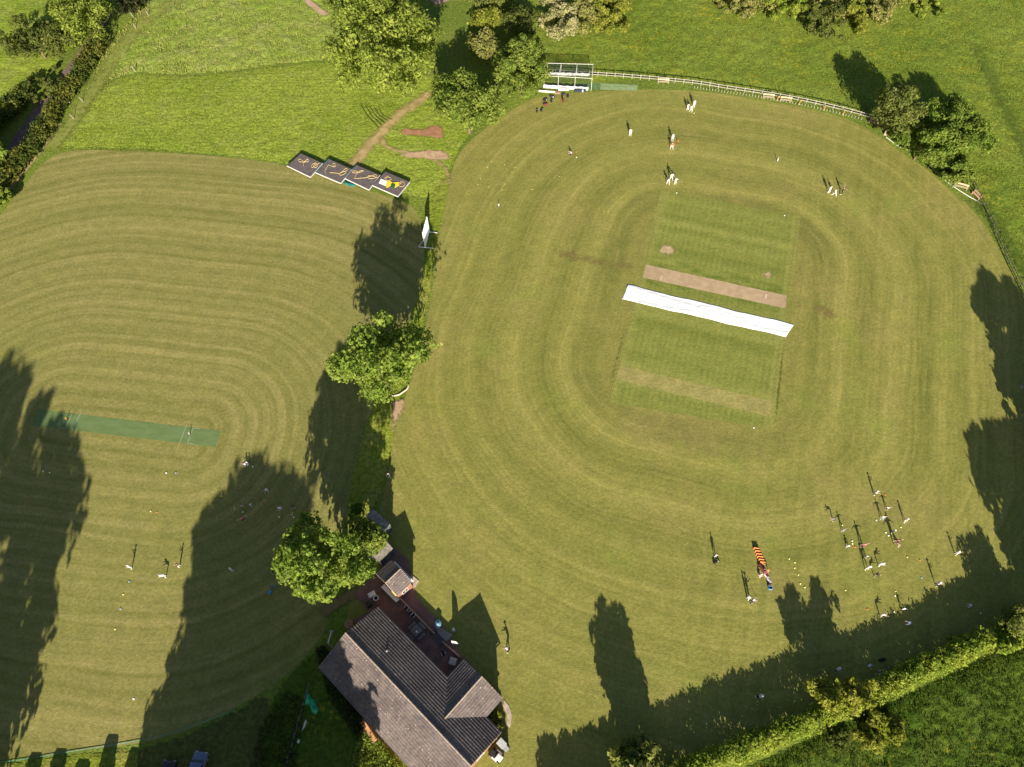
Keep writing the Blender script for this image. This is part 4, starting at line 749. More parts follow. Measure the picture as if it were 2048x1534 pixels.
# long pole, green tarpaulin, cloth
p = tag(MB().tube([G(619, 1364, .25), G(597, 1440, .22), G(570, 1536, .2)], [.07, .10, .12], 10).build('long_pole', plain('grey_pole', (.17, .155, .145), .7, .2), None, True), 'long grey pole lying in the weeds left of the clubhouse', 'pole')
def crumple(name, label, cat, poly, mat, h=.5, seed=1, step=.16, z0=.05, group=None):
    P = GP(poly)[:, :2]; lo, hi = P.min(0), P.max(0); nx = int((hi[0]-lo[0])/step)+2; ny = int((hi[1]-lo[1])/step)+2; X, Y = np.meshgrid(lo[0]+np.arange(nx)*step, lo[1]+np.arange(ny)*step); q = np.stack([X.ravel(), Y.ravel()], 1); ins = inpoly(q, P); e = np.clip(edist(q, P)/.5, 0, 1)
    a = (q[:, 0]*1.7+q[:, 1]*2.2+seed)*1.2; z = z0+e*h*(.35*np.abs(np.sin(a+2*vnoise(q[:, 0]*1.5+seed, q[:, 1]*1.5)))+.75*vnoise(q[:, 0]*1.9+seed, q[:, 1]*1.9)); idx = np.arange(nx*ny).reshape(ny, nx); F = np.stack([idx[:-1, :-1], idx[:-1, 1:], idx[1:, 1:], idx[1:, :-1]], -1).reshape(-1, 4); F = F[ins[F].sum(1) >= 3]; u = np.unique(F); rm = -np.ones(nx*ny, int); rm[u] = np.arange(len(u))
    me = mesh_np(name, np.column_stack([q, z])[u], rm[F], [mat], True); o = link(name, me); so = o.modifiers.new('thick', 'SOLIDIFY'); so.thickness = .03; return tag(o, label, cat, group)
crumple('tarpaulin', 'crumpled bright green tarpaulin beside the long pole', 'tarpaulin', [(617, 1381), (624, 1394), (632, 1399), (633, 1408), (643, 1420), (637, 1424), (631, 1431), (622, 1424), (618, 1408), (611, 1412), (607, 1404)], plain('green_tarp', (.03, .36, .17), .6, .15), .9, 3)
crumple('cloth_strip', 'narrow white cloth strip below the green tarpaulin', 'cloth', [(611, 1433), (616, 1434), (613, 1448), (605, 1466), (602, 1465), (607, 1446)], plain('white_cloth', (.62, .62, .62), .8, .08), .4, 5, .1)
tag(MB().ball(G(596.5, 1483, .2), .18, 10, (1, 1.3, .7)).ball(G(597.5, 1480, .2), .12, 8).build('plastic_tub', WHITE), 'small white tub near the foot of the long pole', 'tub')

# feather flag and light blue parasol by the terrace
r = thing('feather_flag', 'white feather flag on a thin mast beside the terrace ramp', 'flag', G(906, 1291)); MB().tube([(0, 0, 0), (0, 0, 2.9)], .02, 6).build('mast', GREY, r); bm = MB(); pr = [(0, .5), (.42, .6), (.52, 1.2), (.55, 2.0), (.42, 2.6), (.2, 2.95), (0, 3.0)]
f_ = [(x*1.5, 0.06*math.sin(z*3)-.25*x, z) for x, z in pr]; b_ = [(x, y+.015, z) for x, y, z in f_]; bm.face(f_); bm.face(b_[::-1]); bm.build('flag', WHITE, r); MB().box((0, 0, .04), (.5, .5, .08), bev=.02).build('base', DGREY, r)
r = thing('parasol', 'light blue oval parasol at the edge of the terrace', 'parasol', G(877, 1250)); MB().tube([(0, 0, 0), (0, 0, .98)], .02, 6).build('shaft', GREY, r); MB().cone((0, 0, .68), .62, .06, .28, 12).build('canopy', plain('blue_canopy', (.16, .29, .38), .7, .12), r).scale = (.72, 1, 1)

# ------------------------------------------------------------------ fences and benches
def resample(P, step):
    seg = np.hypot(*np.diff(P[:, :2], axis=0).T); cum = np.r_[0, np.cumsum(seg)]; n = max(2, int(round(cum[-1]/step))+1); s = np.linspace(0, cum[-1], n); return np.stack([np.interp(s, cum, P[:, i]) for i in range(2)], 1)
def fence(name, label, path, step, h, rails, mp, mr, pw=.11, rw=.045, rh=.12, jig=.0, sm=2, cat='fence'):
    P = resample(chaikin(GP(path)[:, :2], sm, False), step); b0 = P[len(P)//2]; root = thing(name, label, cat, (b0[0], b0[1], 0)); Q = P-b0; rg = np.random.default_rng(len(P)); base = None
    for i, q in enumerate(Q):
        t = Q[min(i+1, len(Q)-1)]-Q[max(i-1, 0)]; a = math.atan2(t[1], t[0]); hh = h*(1+jig*rg.normal()*.6)
        o = link('post', base if base and not jig else MB().box((0, 0, hh/2-.1), (pw, pw, hh+.2), bev=.01).mesh('post', mp), root, (q[0], q[1], 0)); base = o.data; o.rotation_euler = (jig*rg.normal()*.5, jig*rg.normal()*.5, a)
    for z in rails:
        m = MB()
        for i in range(len(Q)-1):
            t = Q[i+1]-Q[i]; n = np.array([-t[1], t[0]])/np.hypot(*t)*(pw*.5+rw*.5+.004)*-1; e = t/np.hypot(*t)*.002; dz = jig*rg.normal()*.4
            m.bar((*(Q[i]+n+e), z+dz), (*(Q[i+1]+n-e), z+jig*rg.normal()*.4), rw, rh)
        m.build('rail', mr, root)
    return root
FR = [(1060, 146), (1100, 147), (1187, 153), (1240, 156), (1300, 161), (1350, 166), (1400, 171), (1450, 180), (1500, 187), (1550, 195), (1600, 204), (1650, 215), (1700, 227), (1737, 238)]
fence('post_and_rail_fence', 'pale post and rail fence along the far edge of the field', FR, 1.8, 1.25, (.55, 1.1), PALEWOOD, PALEWOOD)
pk = thing('picket_panels', 'row of short pale pickets in front of the post and rail fence', 'fence', G(1560, 202)); pm = MB().box((0, 0, .27), (.09, .04, .58), rx=R(10)).mesh('picket', PALEWOOD); b0 = G(1560, 202)
for q in resample(chaikin(GP([(1388, 177), (1450, 185.5), (1500, 193), (1560, 203), (1600, 211), (1660, 224), (1722, 240)])[:, :2], 2, False), .62): link('picket', pm, pk, (q[0]-b0[0], q[1]-b0[1], 0))
fence('boundary_fence', 'dark weathered post and rail fence along the right side of the field', [(1938, 358), (1952, 385), (1966, 415), (1985, 455), (2010, 515), (2035, 570), (2060, 612), (2110, 700), (2160, 800)], 1.7, 1.2, (.5, 1.05), DWOOD, DWOOD, .12, .04, .11, .05)
fence('field_fence', 'weathered fence posts and rails partly hidden in front of the clump of trees', [(1742, 242), (1765, 262), (1793, 285), (1838, 312), (1862, 340), (1890, 362), (1905, 375)], 2.9, 1.2, (.9,), WOOD, DWOOD, .13, .04, .10, .05)
tag(MB().tube([(*p, .08) for p in chaikin(GP([(1771, 274), (1800, 296), (1832, 306), (1846, 312), (1866, 340), (1890, 362), (1925, 386), (1956, 404), (1967, 409)])[:, :2], 2, False)], .075, 6).build('boundary_rope', plain('white_rope', (.60, .58, .52), .9, .1), None, True), 'white boundary rope below the clump of trees', 'rope')
tag(MB().tube([(*p, .09) for i, p in enumerate(chaikin(GP([(-60, 1530), (30, 1522), (140, 1503), (240, 1488), (330, 1471), (400, 1447), (470, 1420)])[:, :2], 2, False))], .028, 6).build('boundary_rope', plain('teal_rope', (.10, .34, .28), .8, .1), None, True), 'thin teal rope strung across the bottom left of the field', 'rope')
def bench(px, rz, label, mat, L=1.7):
    r = thing('bench', label, 'bench', G(*px), rz, 'benches along the boundary'); b = MB()
    for y in (-.12, .04, .20): b.box((0, y, .45), (L, .14, .045))
    b.build('seat', mat, r); MB().box((0, .31, .72), (L, .04, .16), rx=R(-10)).box((0, .335, .9), (L, .04, .12), rx=R(-10)).build('backrest', mat, r)
    for s in (-1, 1): MB().box((s*(L/2-.15), .05, .21), (.07, .42, .42)).box((s*(L/2-.15), .33, .5), (.07, .06, .96), rx=R(-10)).build('leg', mat, r)
bench((1326, 167), R(-4), 'pale bench standing against the fence right of the practice carpet', CREAM, 2.4); bench((1536, 197.5), R(-11), 'left of two cream benches before the picket row', CREAM, 2.3); bench((1571, 203.5), R(-10), 'right of two cream benches before the picket row', CREAM, 2.3)
bench((1747, 249), R(-42), 'weathered pinkish bench at the end of the pale fence', PINKWOOD, 2.2); bench((1921, 377), R(-26), 'cream bench in front of the pale green low tree', CREAM, 2.3); bench((1950, 394), R(-68), 'pinkish bench leaning against the dark fence', PINKWOOD, 2.0)
for i, (px, lab) in enumerate((((1554.5, 200.5), 'orange post between the two cream benches'), ((1598.5, 208.5), 'orange post just right of the cream benches'), ((1648, 219.5), 'orange post in the middle of the picket row'), ((1686, 229.5), 'orange post nearest the end of the pale fence'))):
    r = thing('marker_post', lab, 'post', G(*px), .3*i, 'orange posts along the fence'); MB().tube([(0, 0, .05), (0, 0, .95)], .07, 10).build('post', plain('faded_orange', (.50, .20, .06), .7, .12), r); MB().box((0, 0, .03), (.34, .34, .06), bev=.015).build('base', PINKWOOD, r); MB().box((.12, 0, .75), (.22, .04, .26)).build('panel', _pl['faded_orange'], r)
k_ = chaikin(GP([(783, 793), (798, 791), (806, 785), (815, 779), (817, 772)])[:, :2], 2, False); tag(MB().tube([(*p, .16) for p in k_], .13, 8).build('log_edging', plain('bleached_log', (.58, .48, .38), .8, .12), None, True), 'bleached curved log at the foot of the lone tree', 'log')
lg = thing('fallen_trunk', 'pale cut trunk lying beside the wispy tree', 'log', G(1709, 1374), R(22)); MB().tube([(-1.2, 0, .3), (-.2, .05, .32), (1.1, 0, .28)], [.26, .24, .19], 12).build('trunk', palebark, lg, True); MB().tube([(-1.21, 0, .3), (-1.24, 0, .3)], .22, 12).build('cut_face', CREAM, lg)
# stakes in the meadow and beside the lane
st = MB().tube([(0, 0, -.1), (0, 0, 1.25)], [.06, .045], 7).mesh('stake', PALEWOOD); st2 = MB().tube([(0, 0, -.1), (0, 0, 1.1)], .05, 7).mesh('stake', DWOOD)
for i, (x, y) in enumerate([(513, 62), (467, 31), (440, 56), (599, 17), (628, 41), (373, 57), (349, 14), (342, 26)]): tag(link('stake', st2, None, G(x, y)), 'thin dark stake standing in the long grass of the upper meadow', 'stake', 'stakes in the meadow')
for i, (x, y, lab) in enumerate([(150, 240, 'tall pale stake at the foot of the grass track by the lane hedge'), (141, 207, 'pale stake leaning in the lane hedge'), (299, 33, 'pale stake on the bare bend of the grass track'), (268, 36, 'pale stake under the small dark tree'), (272, 144, 'pale stake where the mown line meets the track'), (168, 206, 'short pale stake among the dry grass tufts'), (274, 59, 'pale stake beside the upper grass track'), (78, 304, 'white topped stake at the bottom end of the lane hedge')]):
    o = tag(link('stake', st, None, G(x, y)), lab, 'stake', 'pale stakes by the lane'); o.rotation_euler = (0, R(-12), 0); o.scale = (1.3, 1.3, 1.2)

# ------------------------------------------------------------------ covers, sheet, screen, net
def tarp_mat():
    t = NT('cover_top', .75, .3); n = t.noise(t.pos(), 1.2, 4, .6); t.col(t.mix(t.rng(n, .3, .7), (.095, .078, .078), (.135, .112, .108))); t.bump(n, .03, .4); return t.mat
TOPM = tarp_mat(); ALU = plain('pale_edge', (.50, .48, .46), .5, .08)
def zz(x, y): return 540+x/5.689, 280+y/5.689
COV = [([(350, 150), (190, 290), (460, 420), (600, 262)], [[(385, 300), (375, 255), (440, 215), (445, 245), (400, 255), (330, 250), (320, 225), (350, 215), (385, 250), (410, 240), (430, 205)], [(565, 262), (520, 290), (480, 320), (465, 300), (490, 270), (530, 260), (550, 290), (520, 320), (490, 300), (520, 270)]], 'leftmost grey pitch cover with two rope loops'),
 ([(665, 212), (517, 368), (805, 490), (938, 332)], [[(630, 380), (625, 350), (650, 310), (665, 280), (700, 300), (740, 310), (755, 280), (730, 260), (710, 280), (735, 295)], [(680, 372), (760, 378), (800, 385), (850, 330), (880, 320), (885, 345), (850, 360), (800, 370), (785, 395), (820, 405), (870, 370)]], 'second grey pitch cover from the left, teal side and a long trailing rope'),
 ([(985, 282), (838, 428), (1125, 565), (1253, 397)], [[(960, 440), (985, 390), (1020, 350), (1075, 345), (1040, 365), (960, 380), (930, 365), (950, 350), (1000, 360)], [(970, 438), (1060, 435), (1130, 420), (1190, 395), (1220, 400), (1215, 425), (1160, 445), (1110, 435), (1115, 405), (1170, 410), (1225, 430)]], 'third grey pitch cover, beside the cover that carries yellow sheets'),
 ([(1310, 356), (1162, 513), (1455, 640), (1590, 475)], [[(1300, 440), (1320, 420), (1370, 425), (1385, 450), (1350, 465), (1310, 455), (1330, 430), (1345, 405)], [(1480, 500), (1470, 480), (1520, 475), (1540, 500), (1520, 530), (1480, 535), (1460, 510), (1500, 490)]], 'rightmost grey pitch cover with yellow and white sheets lying on it')]
for ci, (cn, ropes, lab) in enumerate(COV):
    h = .78; P = [G(*zz(*c), h) for c in cn]; c0 = sum(P)/4; r = thing('pitch_cover', lab, 'pitch cover', (c0[0], c0[1], 0), 0, 'wheeled pitch covers in a row'); Q = [(p-c0)[:2] for p in P]; Qi = [q*.97 for q in Q]
    MB().prism(Qi, h-.05, h-.005).build('top', TOPM, r); e = MB(); sd_ = MB(); dk = MB()
    for i in range(4):
        a, b = np.array([*Q[i], h-.12]), np.array([*Q[(i+1) % 4], h-.12]); (e if i in (1, 2) else dk if i == 3 or ci in (0, 3) else sd_).bar(a, b, .06, .26)  # sunlit edges pale, far edges black: their shade is painted as an edge colour
        if i == 0 and ci in (1, 2): sd_.bar(a+[-.25, 0, -.2], b+[-.25, 0, -.2], .45, .05)
    e.build('frame', ALU, r); dk.build('shaded_edge', BLACK, r)
    if len(sd_.b.verts): sd_.build('side_panel', TEAL, r)
    for i in range(4): q = Q[i]*.86; MB().tube([(q[0]-.06, q[1], .25), (q[0]+.06, q[1], .25)], .25, 14).build('wheel', BLACK, r)
    for rp in ropes: MB().tube([(*(G(*zz(*p), h)-c0)[:2], h+.04+.015*(k % 3)) for k, p in enumerate(chaikin(np.array(rp, float), 2, False))], .045, 6).build('rope', ROPE, r, True)
def flat_bag(name, label, cat, pts, z, mat, hh=.12):
    P = [G(*zz(*p), z) for p in pts]; return tag(MB().prism([p[:2] for p in P], z, z+hh).build(name, mat), label, cat)
flat_bag('plastic_sheet', 'white folded sheet on the rightmost pitch cover', 'sheet', [(1262, 445), (1335, 470), (1318, 522), (1240, 492)], .80, WHITE); flat_bag('plastic_sheet', 'yellow sheet lying across the rightmost pitch cover', 'sheet', [(1345, 460), (1400, 488), (1470, 480), (1462, 520), (1420, 545), (1370, 520), (1330, 545), (1316, 528)], .80, YELLOW, .10); flat_bag('small_bag', 'small dark green bag on the yellow sheet', 'bag', [(1385, 505), (1425, 520), (1412, 558), (1370, 540)], .90, plain('green_bag', (.03, .10, .05), .7), .2)
crumple('net_heap', 'tangled teal net heaped in front of the covers', 'net', [zz(*p) for p in [(825, 430), (870, 470), (990, 510), (940, 535), (850, 510), (835, 470)]], TEAL, .5, 9, .12)
# white sheet over the square
def sheetcover():
    A, B, C_, D = (G(*p) for p in ((1256, 569.8), (1587.3, 649.4), (1571.1, 674), (1244, 598.8))); nu, nv = 160, 22; V = []
    for j in range(nv+1):
        for i in range(nu+1):
            a, b = i/nu, j/nv; p = (A*(1-a)+B*a)*(1-b)+(D*(1-a)+C_*a)*b; ln_ = a*28
            edge = math.sin(ln_*1.3)*.04+math.sin(ln_*.53+1)*.09; p = p+np.array([.05, 1, 0])*edge*(1 if b < .5 else .8)*abs(b-.5)*2
            w1 = (b-.22-.55*(a*1.25-.12))*8; w2 = (b-.85+.5*(a-.4))*9; w3 = (b-.55-.3*math.sin(a*9))*10
            z = .045+.085*math.exp(-w1*w1)*(a < .62)+.07*math.exp(-w2*w2)*(.1 < a < .45)+.06*math.exp(-w3*w3)*(a > .45)+.012*math.sin(ln_*2.1+b*5)*math.sin(b*9+ln_*.6)
            V.append((p[0], p[1], max(.03, z)))
    idx = np.arange((nu+1)*(nv+1)).reshape(nv+1, nu+1); F = np.stack([idx[:-1, :-1], idx[1:, :-1], idx[1:, 1:], idx[:-1, 1:]], -1).reshape(-1, 4)
    o = link('pitch_sheet', mesh_np('pitch_sheet', np.array(V), F, [plain('white_sheet', (.80, .80, .80), .6, .03)], True)); m = o.modifiers.new('thick', 'SOLIDIFY'); m.thickness = .02; m.offset = 1
    tag(o, 'long white plastic sheet laid across the cricket square', 'cover sheet')
sheetcover()
# sight screen
A, B = G(859, 465), G(851, 497); c = (A+B)/2; dv = A-B; L = np.linalg.norm(dv[:2]); r = thing('sight_screen', 'tall white sight screen on a wheeled frame between the fields', 'sight screen', c, math.atan2(dv[1], dv[0])); s = MB()
for k in range(14): s.box((0, 0, .62+k*.265), (L, .03, .27), rx=R(-38))
s.build('screen_panel', plain('screen_white', (.86, .86, .86), .6, .02), r)
for x in (-L/2+.06, 0, L/2-.06): MB().box((x, .07, 2.15), (.09, .09, 4.2)).build('post', WHITE, r)
for x in (-L/2+.06, L/2-.06):
    MB().box((x, -.1, .22), (.12, 2.9, .12)).build('base_beam', WHITE, r)
    for y in (-1.45, 1.25): MB().tube([(x-.05, y, .14), (x+.07, y, .14)], .16, 14).build('wheel', BLACK, r)
    MB().bar((x, 1.25, .3), (x, .1, 2.2), .07, .07).build('brace', WHITE, r)
# practice net
F0, F1, B0, B1 = G(1085, 176), G(1182, 181.5), G(1092, 151), G(1184, 153.5); HN = 3.0
net = thing('practice_net', 'white framed cricket practice net with pale skirts beside the dense tree', 'practice net', (F0+B1)/2); o_ = np.array((F0+B1)/2)
q = lambda p, z: tuple((p-o_)[:2])+(z,)
for a in (0.03, .32, .66, 1.0):
    f, b = F0*(1-a)+F1*a, B0*(1-a)+B1*a
    for p in (f, b): MB().tube([q(p, 0), q(p, HN)], .036, 8).build('post', WHITE, net)
    MB().tube([q(f, HN), q(b, HN)], .036, 8).build('crossbar', WHITE, net)
for a, b in ((F0, F1), (B0, B1)): MB().tube([q(a, HN), q(b, HN)], .036, 8).build('top_rail', WHITE, net)
for a, b in ((F0, F1), (B0, B1)):
    a2, b2 = a*.98+b*.02, a*.06+b*.94; sk = MB(); n_ = 40
    for k in range(n_):
        p0, p1 = a2*(1-k/n_)+b2*k/n_, a2*(1-(k+1)/n_)+b2*(k+1)/n_; sk.face([q(p0, .05), q(p1, .05), q(p1, .82+.05*math.sin(k)), q(p0, .82+.05*math.sin(k-1))])
    o2 = sk.build('skirt', plain('skirt_canvas', (.50, .50, .51), .8, .1), net); o2.modifiers.new('t', 'SOLIDIFY').thickness = .04
nm_ = MB()
def netpanel(p00, p10, p01, p11, nu, nv):
    for i in range(nu+1): a = i/nu; nm_.tube([tuple(np.array(p00)*(1-a)+np.array(p10)*a), tuple(np.array(p01)*(1-a)+np.array(p11)*a)], .0075, 3, False)
    for j in range(nv+1): a = j/nv; nm_.tube([tuple(np.array(p00)*(1-a)+np.array(p01)*a), tuple(np.array(p10)*(1-a)+np.array(p11)*a)], .0075, 3, False)
netpanel(q(B0, 0), q(B1, 0), q(B0, HN), q(B1, HN), 84, 26); netpanel(q(F0, 1), q(F1, 1), q(F0, HN), q(F1, HN), 84, 17); netpanel(q(F0, HN), q(F1, HN), q(B0, HN), q(B1, HN), 84, 30)
nm_.build('netting', plain('net_cord', (.03, .05, .04), .9), net)
tag(MB().tube([G(1077, 181, .2), G(1082, 182, .2), G(1110, 184, .2)], [.24, .22, .2], 10).build('rolled_sheet', plain('dirty_white', (.66, .58, .52), .8, .12), None, True), 'rolled pinkish white sheet on the grass below the practice net', 'sheet'); tag(MB().box(G(1115, 185, .1), (1.2, .7, .2), R(-8), bev=.06).build('sack', plain('brown_sack', (.30, .19, .13), .9, .2)), 'brown sack at the end of the rolled sheet', 'sack')

# ------------------------------------------------------------------ people
def skin(pts, edges, rad, sub=1, root=0):
    me = bpy.data.meshes.new('tmp'); me.from_pydata([tuple(p) for p in pts], edges, []); o = bpy.data.objects.new('tmp', me); COL.objects.link(o)
    m = o.modifiers.new('skin', 'SKIN'); m.use_smooth_shade = True
    for i, v in enumerate(me.skin_vertices[0].data): v.radius = (rad[i], rad[i]) if not hasattr(rad[i], '__len__') else rad[i]; v.use_root = (i == root)
    if sub: s = o.modifiers.new('sub', 'SUBSURF'); s.levels = sub; s.render_levels = sub
    dg = bpy.context.evaluated_depsgraph_get(); r = bpy.data.meshes.new_from_object(o.evaluated_get(dg)); bpy.data.objects.remove(o); bpy.data.meshes.remove(me); return r
def join_into(me, others, xf=None):
    b = bmesh.new(); b.from_mesh(me)
    for o in others: b.from_mesh(o)
    b.to_mesh(me); b.free(); me.polygons.foreach_set('use_smooth', np.ones(len(me.polygons), bool)); return me
POSES = {
 'stand': dict(), 'wide': dict(abd=(16, 16), arms=((10, 22), (10, 22)), elb=(25, 25)),
 'stride': dict(hip=(24, -22), knee=(8, 18), arms=((-26, 10), (30, 10)), elb=(30, 40), lean=6),
 'arms_out': dict(abd=(10, 10), arms=((10, 82), (10, 84)), elb=(12, 10)),
 'point': dict(abd=(6, 6), arms=((20, 70), (0, 10)), elb=(5, 15)),
 'bat': dict(hip=(24, 24), knee=(42, 42), abd=(14, 14), lean=38, arms=((62, 4), (62, 4)), elb=(18, 18)),
 'crouch': dict(hip=(105, 100), knee=(140, 135), abd=(18, 18), lean=32, arms=((60, 14), (60, 14)), elb=(40, 40)),
 'bend': dict(hip=(8, 4), knee=(10, 8), abd=(8, 8), lean=74, arms=((78, 8), (78, 12)), elb=(6, 6)),
 'bowl': dict(hip=(30, -26), knee=(5, 30), lean=10, arms=((168, 8), (40, 20)), elb=(4, 30)),
 'hold': dict(arms=((52, 4), (52, 4)), elb=(60, 60), abd=(5, 5)),
 'sit': dict(hip=(92, 88), knee=(25, 40), abd=(10, 12), lean=12, arms=((30, 12), (28, 12)), elb=(30, 35), sit=1),
}
def build_pose(nm):
    p = dict(hip=(2, -2), knee=(3, 3), abd=(5, 5), arms=((4, 9), (4, 9)), elb=(14, 14), lean=2, sit=0); p.update(POSES[nm]); J = {}; V_ = Vector
    def ldir(f, a, s): return V_((s*math.sin(R(a)), math.sin(R(f))*math.cos(R(a)), -math.cos(R(f))*math.cos(R(a))))
    pel = V_((0, 0, 0)); t = R(p['lean']); up = V_((0, math.sin(t), math.cos(t))); fw = V_((0, math.cos(t), -math.sin(t)))
    J['waist'] = pel+up*.16; J['chest'] = pel+up*.36; J['neck'] = pel+up*.52; hd = up.lerp(V_((0, .35, 1)), .55).normalized(); J['head0'] = J['neck']+hd*.10; J['head'] = J['neck']+hd*.17+V_((0, .015, 0)); J['crown'] = J['neck']+hd*.265
    for i, s in enumerate((-1, 1)):
        J['hip', s] = pel+V_((s*.095, 0, -.03)); d = ldir(p['hip'][i], p['abd'][i], s); J['knee', s] = J['hip', s]+d*.42; d2 = ldir(p['hip'][i]-p['knee'][i], p['abd'][i]*.5, s); J['ank', s] = J['knee', s]+d2*.42
        f = V_((s*.12, 1, -.18 if not p['sit'] else .6)).normalized(); J['toe', s] = J['ank', s]+f*.17; J['heel', s] = J['ank', s]-f*.05
        J['sh', s] = J['chest']+up*.09+V_((s*.175, 0, 0)); f_, a_ = p['arms'][i]; f2 = f_-(p['lean']*.0)
        d = ldir(f2, a_, s); J['el', s] = J['sh', s]+d*.28; d3 = ldir(f2+p['elb'][i], a_*.8, s); J['wr', s] = J['el', s]+d3*.25; J['palm', s] = J['wr', s]+d3*.075; J['hd', s] = d3
    zmin = min([J['toe', s].z for s in (-1, 1)]+[J['heel', s].z for s in (-1, 1)]+([pel.z-.09] if p['sit'] else [])); off = V_((0, 0, -zmin+.035 if not p['sit'] else .12))
    for k in J:
        if not (isinstance(k, tuple) and k[0] == 'hd'): J[k] = J[k]+off
    pel = pel+off
    # body: one skinned surface
    P = [pel, J['waist'], J['chest'], J['neck'], J['head0'], J['head'], J['crown']]; Rd = [(.135, .10), (.12, .09), (.145, .10), (.055, .055), (.062, .07), (.078, .092), (.055, .065)]; E = [(i, i+1) for i in range(6)]
    for s in (-1, 1):
        n = len(P); P += [J['hip', s], J['knee', s], J['ank', s], J['toe', s]]; Rd += [.085, .055, .040, .032]; E += [(0, n), (n, n+1), (n+1, n+2), (n+2, n+3)]
        n = len(P); P += [J['sh', s], J['el', s], J['wr', s], J['palm', s]]; Rd += [.055, .040, .028, (.038, .020)]; E += [(2, n), (n, n+1), (n+1, n+2), (n+2, n+3)]
    n = len(P); P += [J['head']+V_((0, .105, -.01))]; Rd += [.014]; E += [(5, n)]
    body = skin(P, E, Rd, 1); extra = []
    for s in (-1, 1):       # five separate, slightly curled fingers
        b = MB(); d = J['hd', s]; side = d.cross(V_((0, 1, .2))).normalized() if abs(d.y) < .9 else V_((1, 0, 0)); nr = side.cross(d).normalized()
        for k, ln_ in enumerate((.060, .070, .066, .052)):
            a = J['palm', s]+side*(.027-.018*k); b.tube([a, a+d*ln_*.55+nr*.004, a+d*ln_+nr*.018], [.0095, .009, .006], 5)
        a = J['wr', s]+d*.03+side*.026; b.tube([a, a+d*.03+side*.03, a+d*.058+side*.036+nr*.01], [.011, .010, .007], 5); extra.append(b.mesh('f', bark))
    eb = MB()
    for s in (-1, 1): eb.ball(J['head']+V_((s*.082, -.005, 0)), .022, 6, (.5, 1, 1.3)); eb.ball(J['head']+V_((s*.032, .080, .022)), .013, 6)
    eb.ball(J['head']+V_((0, .080, -.055)), .022, 6, (1, .5, .3)); extra.append(eb.mesh('e', bark)); join_into(body, extra)
    # clothes follow the same bones
    c = .022; P = [pel+up*.03, J['waist'], J['chest'], J['chest']+up*.10]; Rd = [(.15+c, .115+c), (.135+c, .10+c), (.155+c, .108+c), (.085, .075)]; E = [(0, 1), (1, 2), (2, 3)]
    for s in (-1, 1): n = len(P); P += [J['sh', s], J['sh', s].lerp(J['el', s], .85)]; Rd += [.066+c*.4, .058]; E += [(2, n), (n, n+1)]
    shirt = skin(P, E, Rd, 1, 1); P = [pel+up*.05, pel-up*.02]; Rd = [(.145+c, .112+c), (.15+c, .115+c)]; E = [(0, 1)]
    for s in (-1, 1): n = len(P); P += [J['hip', s]+V_((0, 0, -.05 if not p['sit'] else 0)), J['knee', s], J['ank', s].lerp(J['knee', s], .08)]; Rd += [.098, .074, .056]; E += [(1, n), (n, n+1), (n+1, n+2)]
    trous = skin(P, E, Rd, 1)
    sh = MB()
    for s in (-1, 1): sh.tube([J['heel', s], J['heel', s].lerp(J['toe', s], .5), J['toe', s], J['toe', s].lerp(J['heel', s], -.25)], [.042, .05, .044, .02], 8)
    shoes = sh.mesh('shoes', WHITE, True); hb = MB(); q = (J['crown']-J['head0']).normalized().to_track_quat('Z', 'Y').to_matrix().to_4x4()
    bmesh.ops.create_uvsphere(hb.b, u_segments=14, v_segments=9, radius=.115, matrix=Matrix.Translation(J['head']+V_((0, -.018, .012))) @ q @ Matrix.Diagonal((.92, 1.03, 1.08, 1)))
    bmesh.ops.delete(hb.b, geom=[v for v in hb.b.verts if v.co.z < J['head'].z-.05 or (v.co.y > J['head'].y+.055 and v.co.z < J['head'].z+.045)], context='VERTS'); hair = hb.mesh('hair', BLACK, True)
    hb = MB(); bmesh.ops.create_uvsphere(hb.b, u_segments=14, v_segments=9, radius=.118, matrix=Matrix.Translation(J['head']+V_((0, -.012, .03))) @ q); bmesh.ops.delete(hb.b, geom=[v for v in hb.b.verts if v.co.z < J['head'].z+.03], context='VERTS'); hb.tube([J['head']+V_((0, 0, .045)), J['head']+V_((0, .001, .055))], [.19, .14], 18); cap = hb.mesh('hat', WHITE, True)
    return dict(body=body, shirt=shirt, trousers=trous, shoes=shoes, hair=hair, hat=cap, J=J)
_pose = {}
CL = {'white': (.74, .73, .70), 'cream': (.62, .58, .50), 'black': (.02, .02, .022), 'navy': (.025, .03, .065), 'blue': (.16, .28, .50), 'lightblue': (.36, .50, .64), 'grey': (.22, .22, .24), 'lgrey': (.46, .46, .50), 'maroon': (.13, .025, .035), 'red': (.52, .10, .06), 'pink': (.42, .12, .17), 'orange': (.66, .22, .05), 'tan': (.45, .30, .18), 'green': (.05, .18, .10)}
def cloth(n): return plain('cloth_'+n, CL[n], .85, .10, .15)
SKIN = [plain('skin_pale', (.56, .36, .27), .6, .06), plain('skin_tan', (.42, .26, .18), .6, .06)]; HAIR = [plain('hair_dark', (.035, .025, .02), .7), plain('hair_brown', (.11, .07, .04), .7), plain('hair_fair', (.36, .25, .12), .7)]
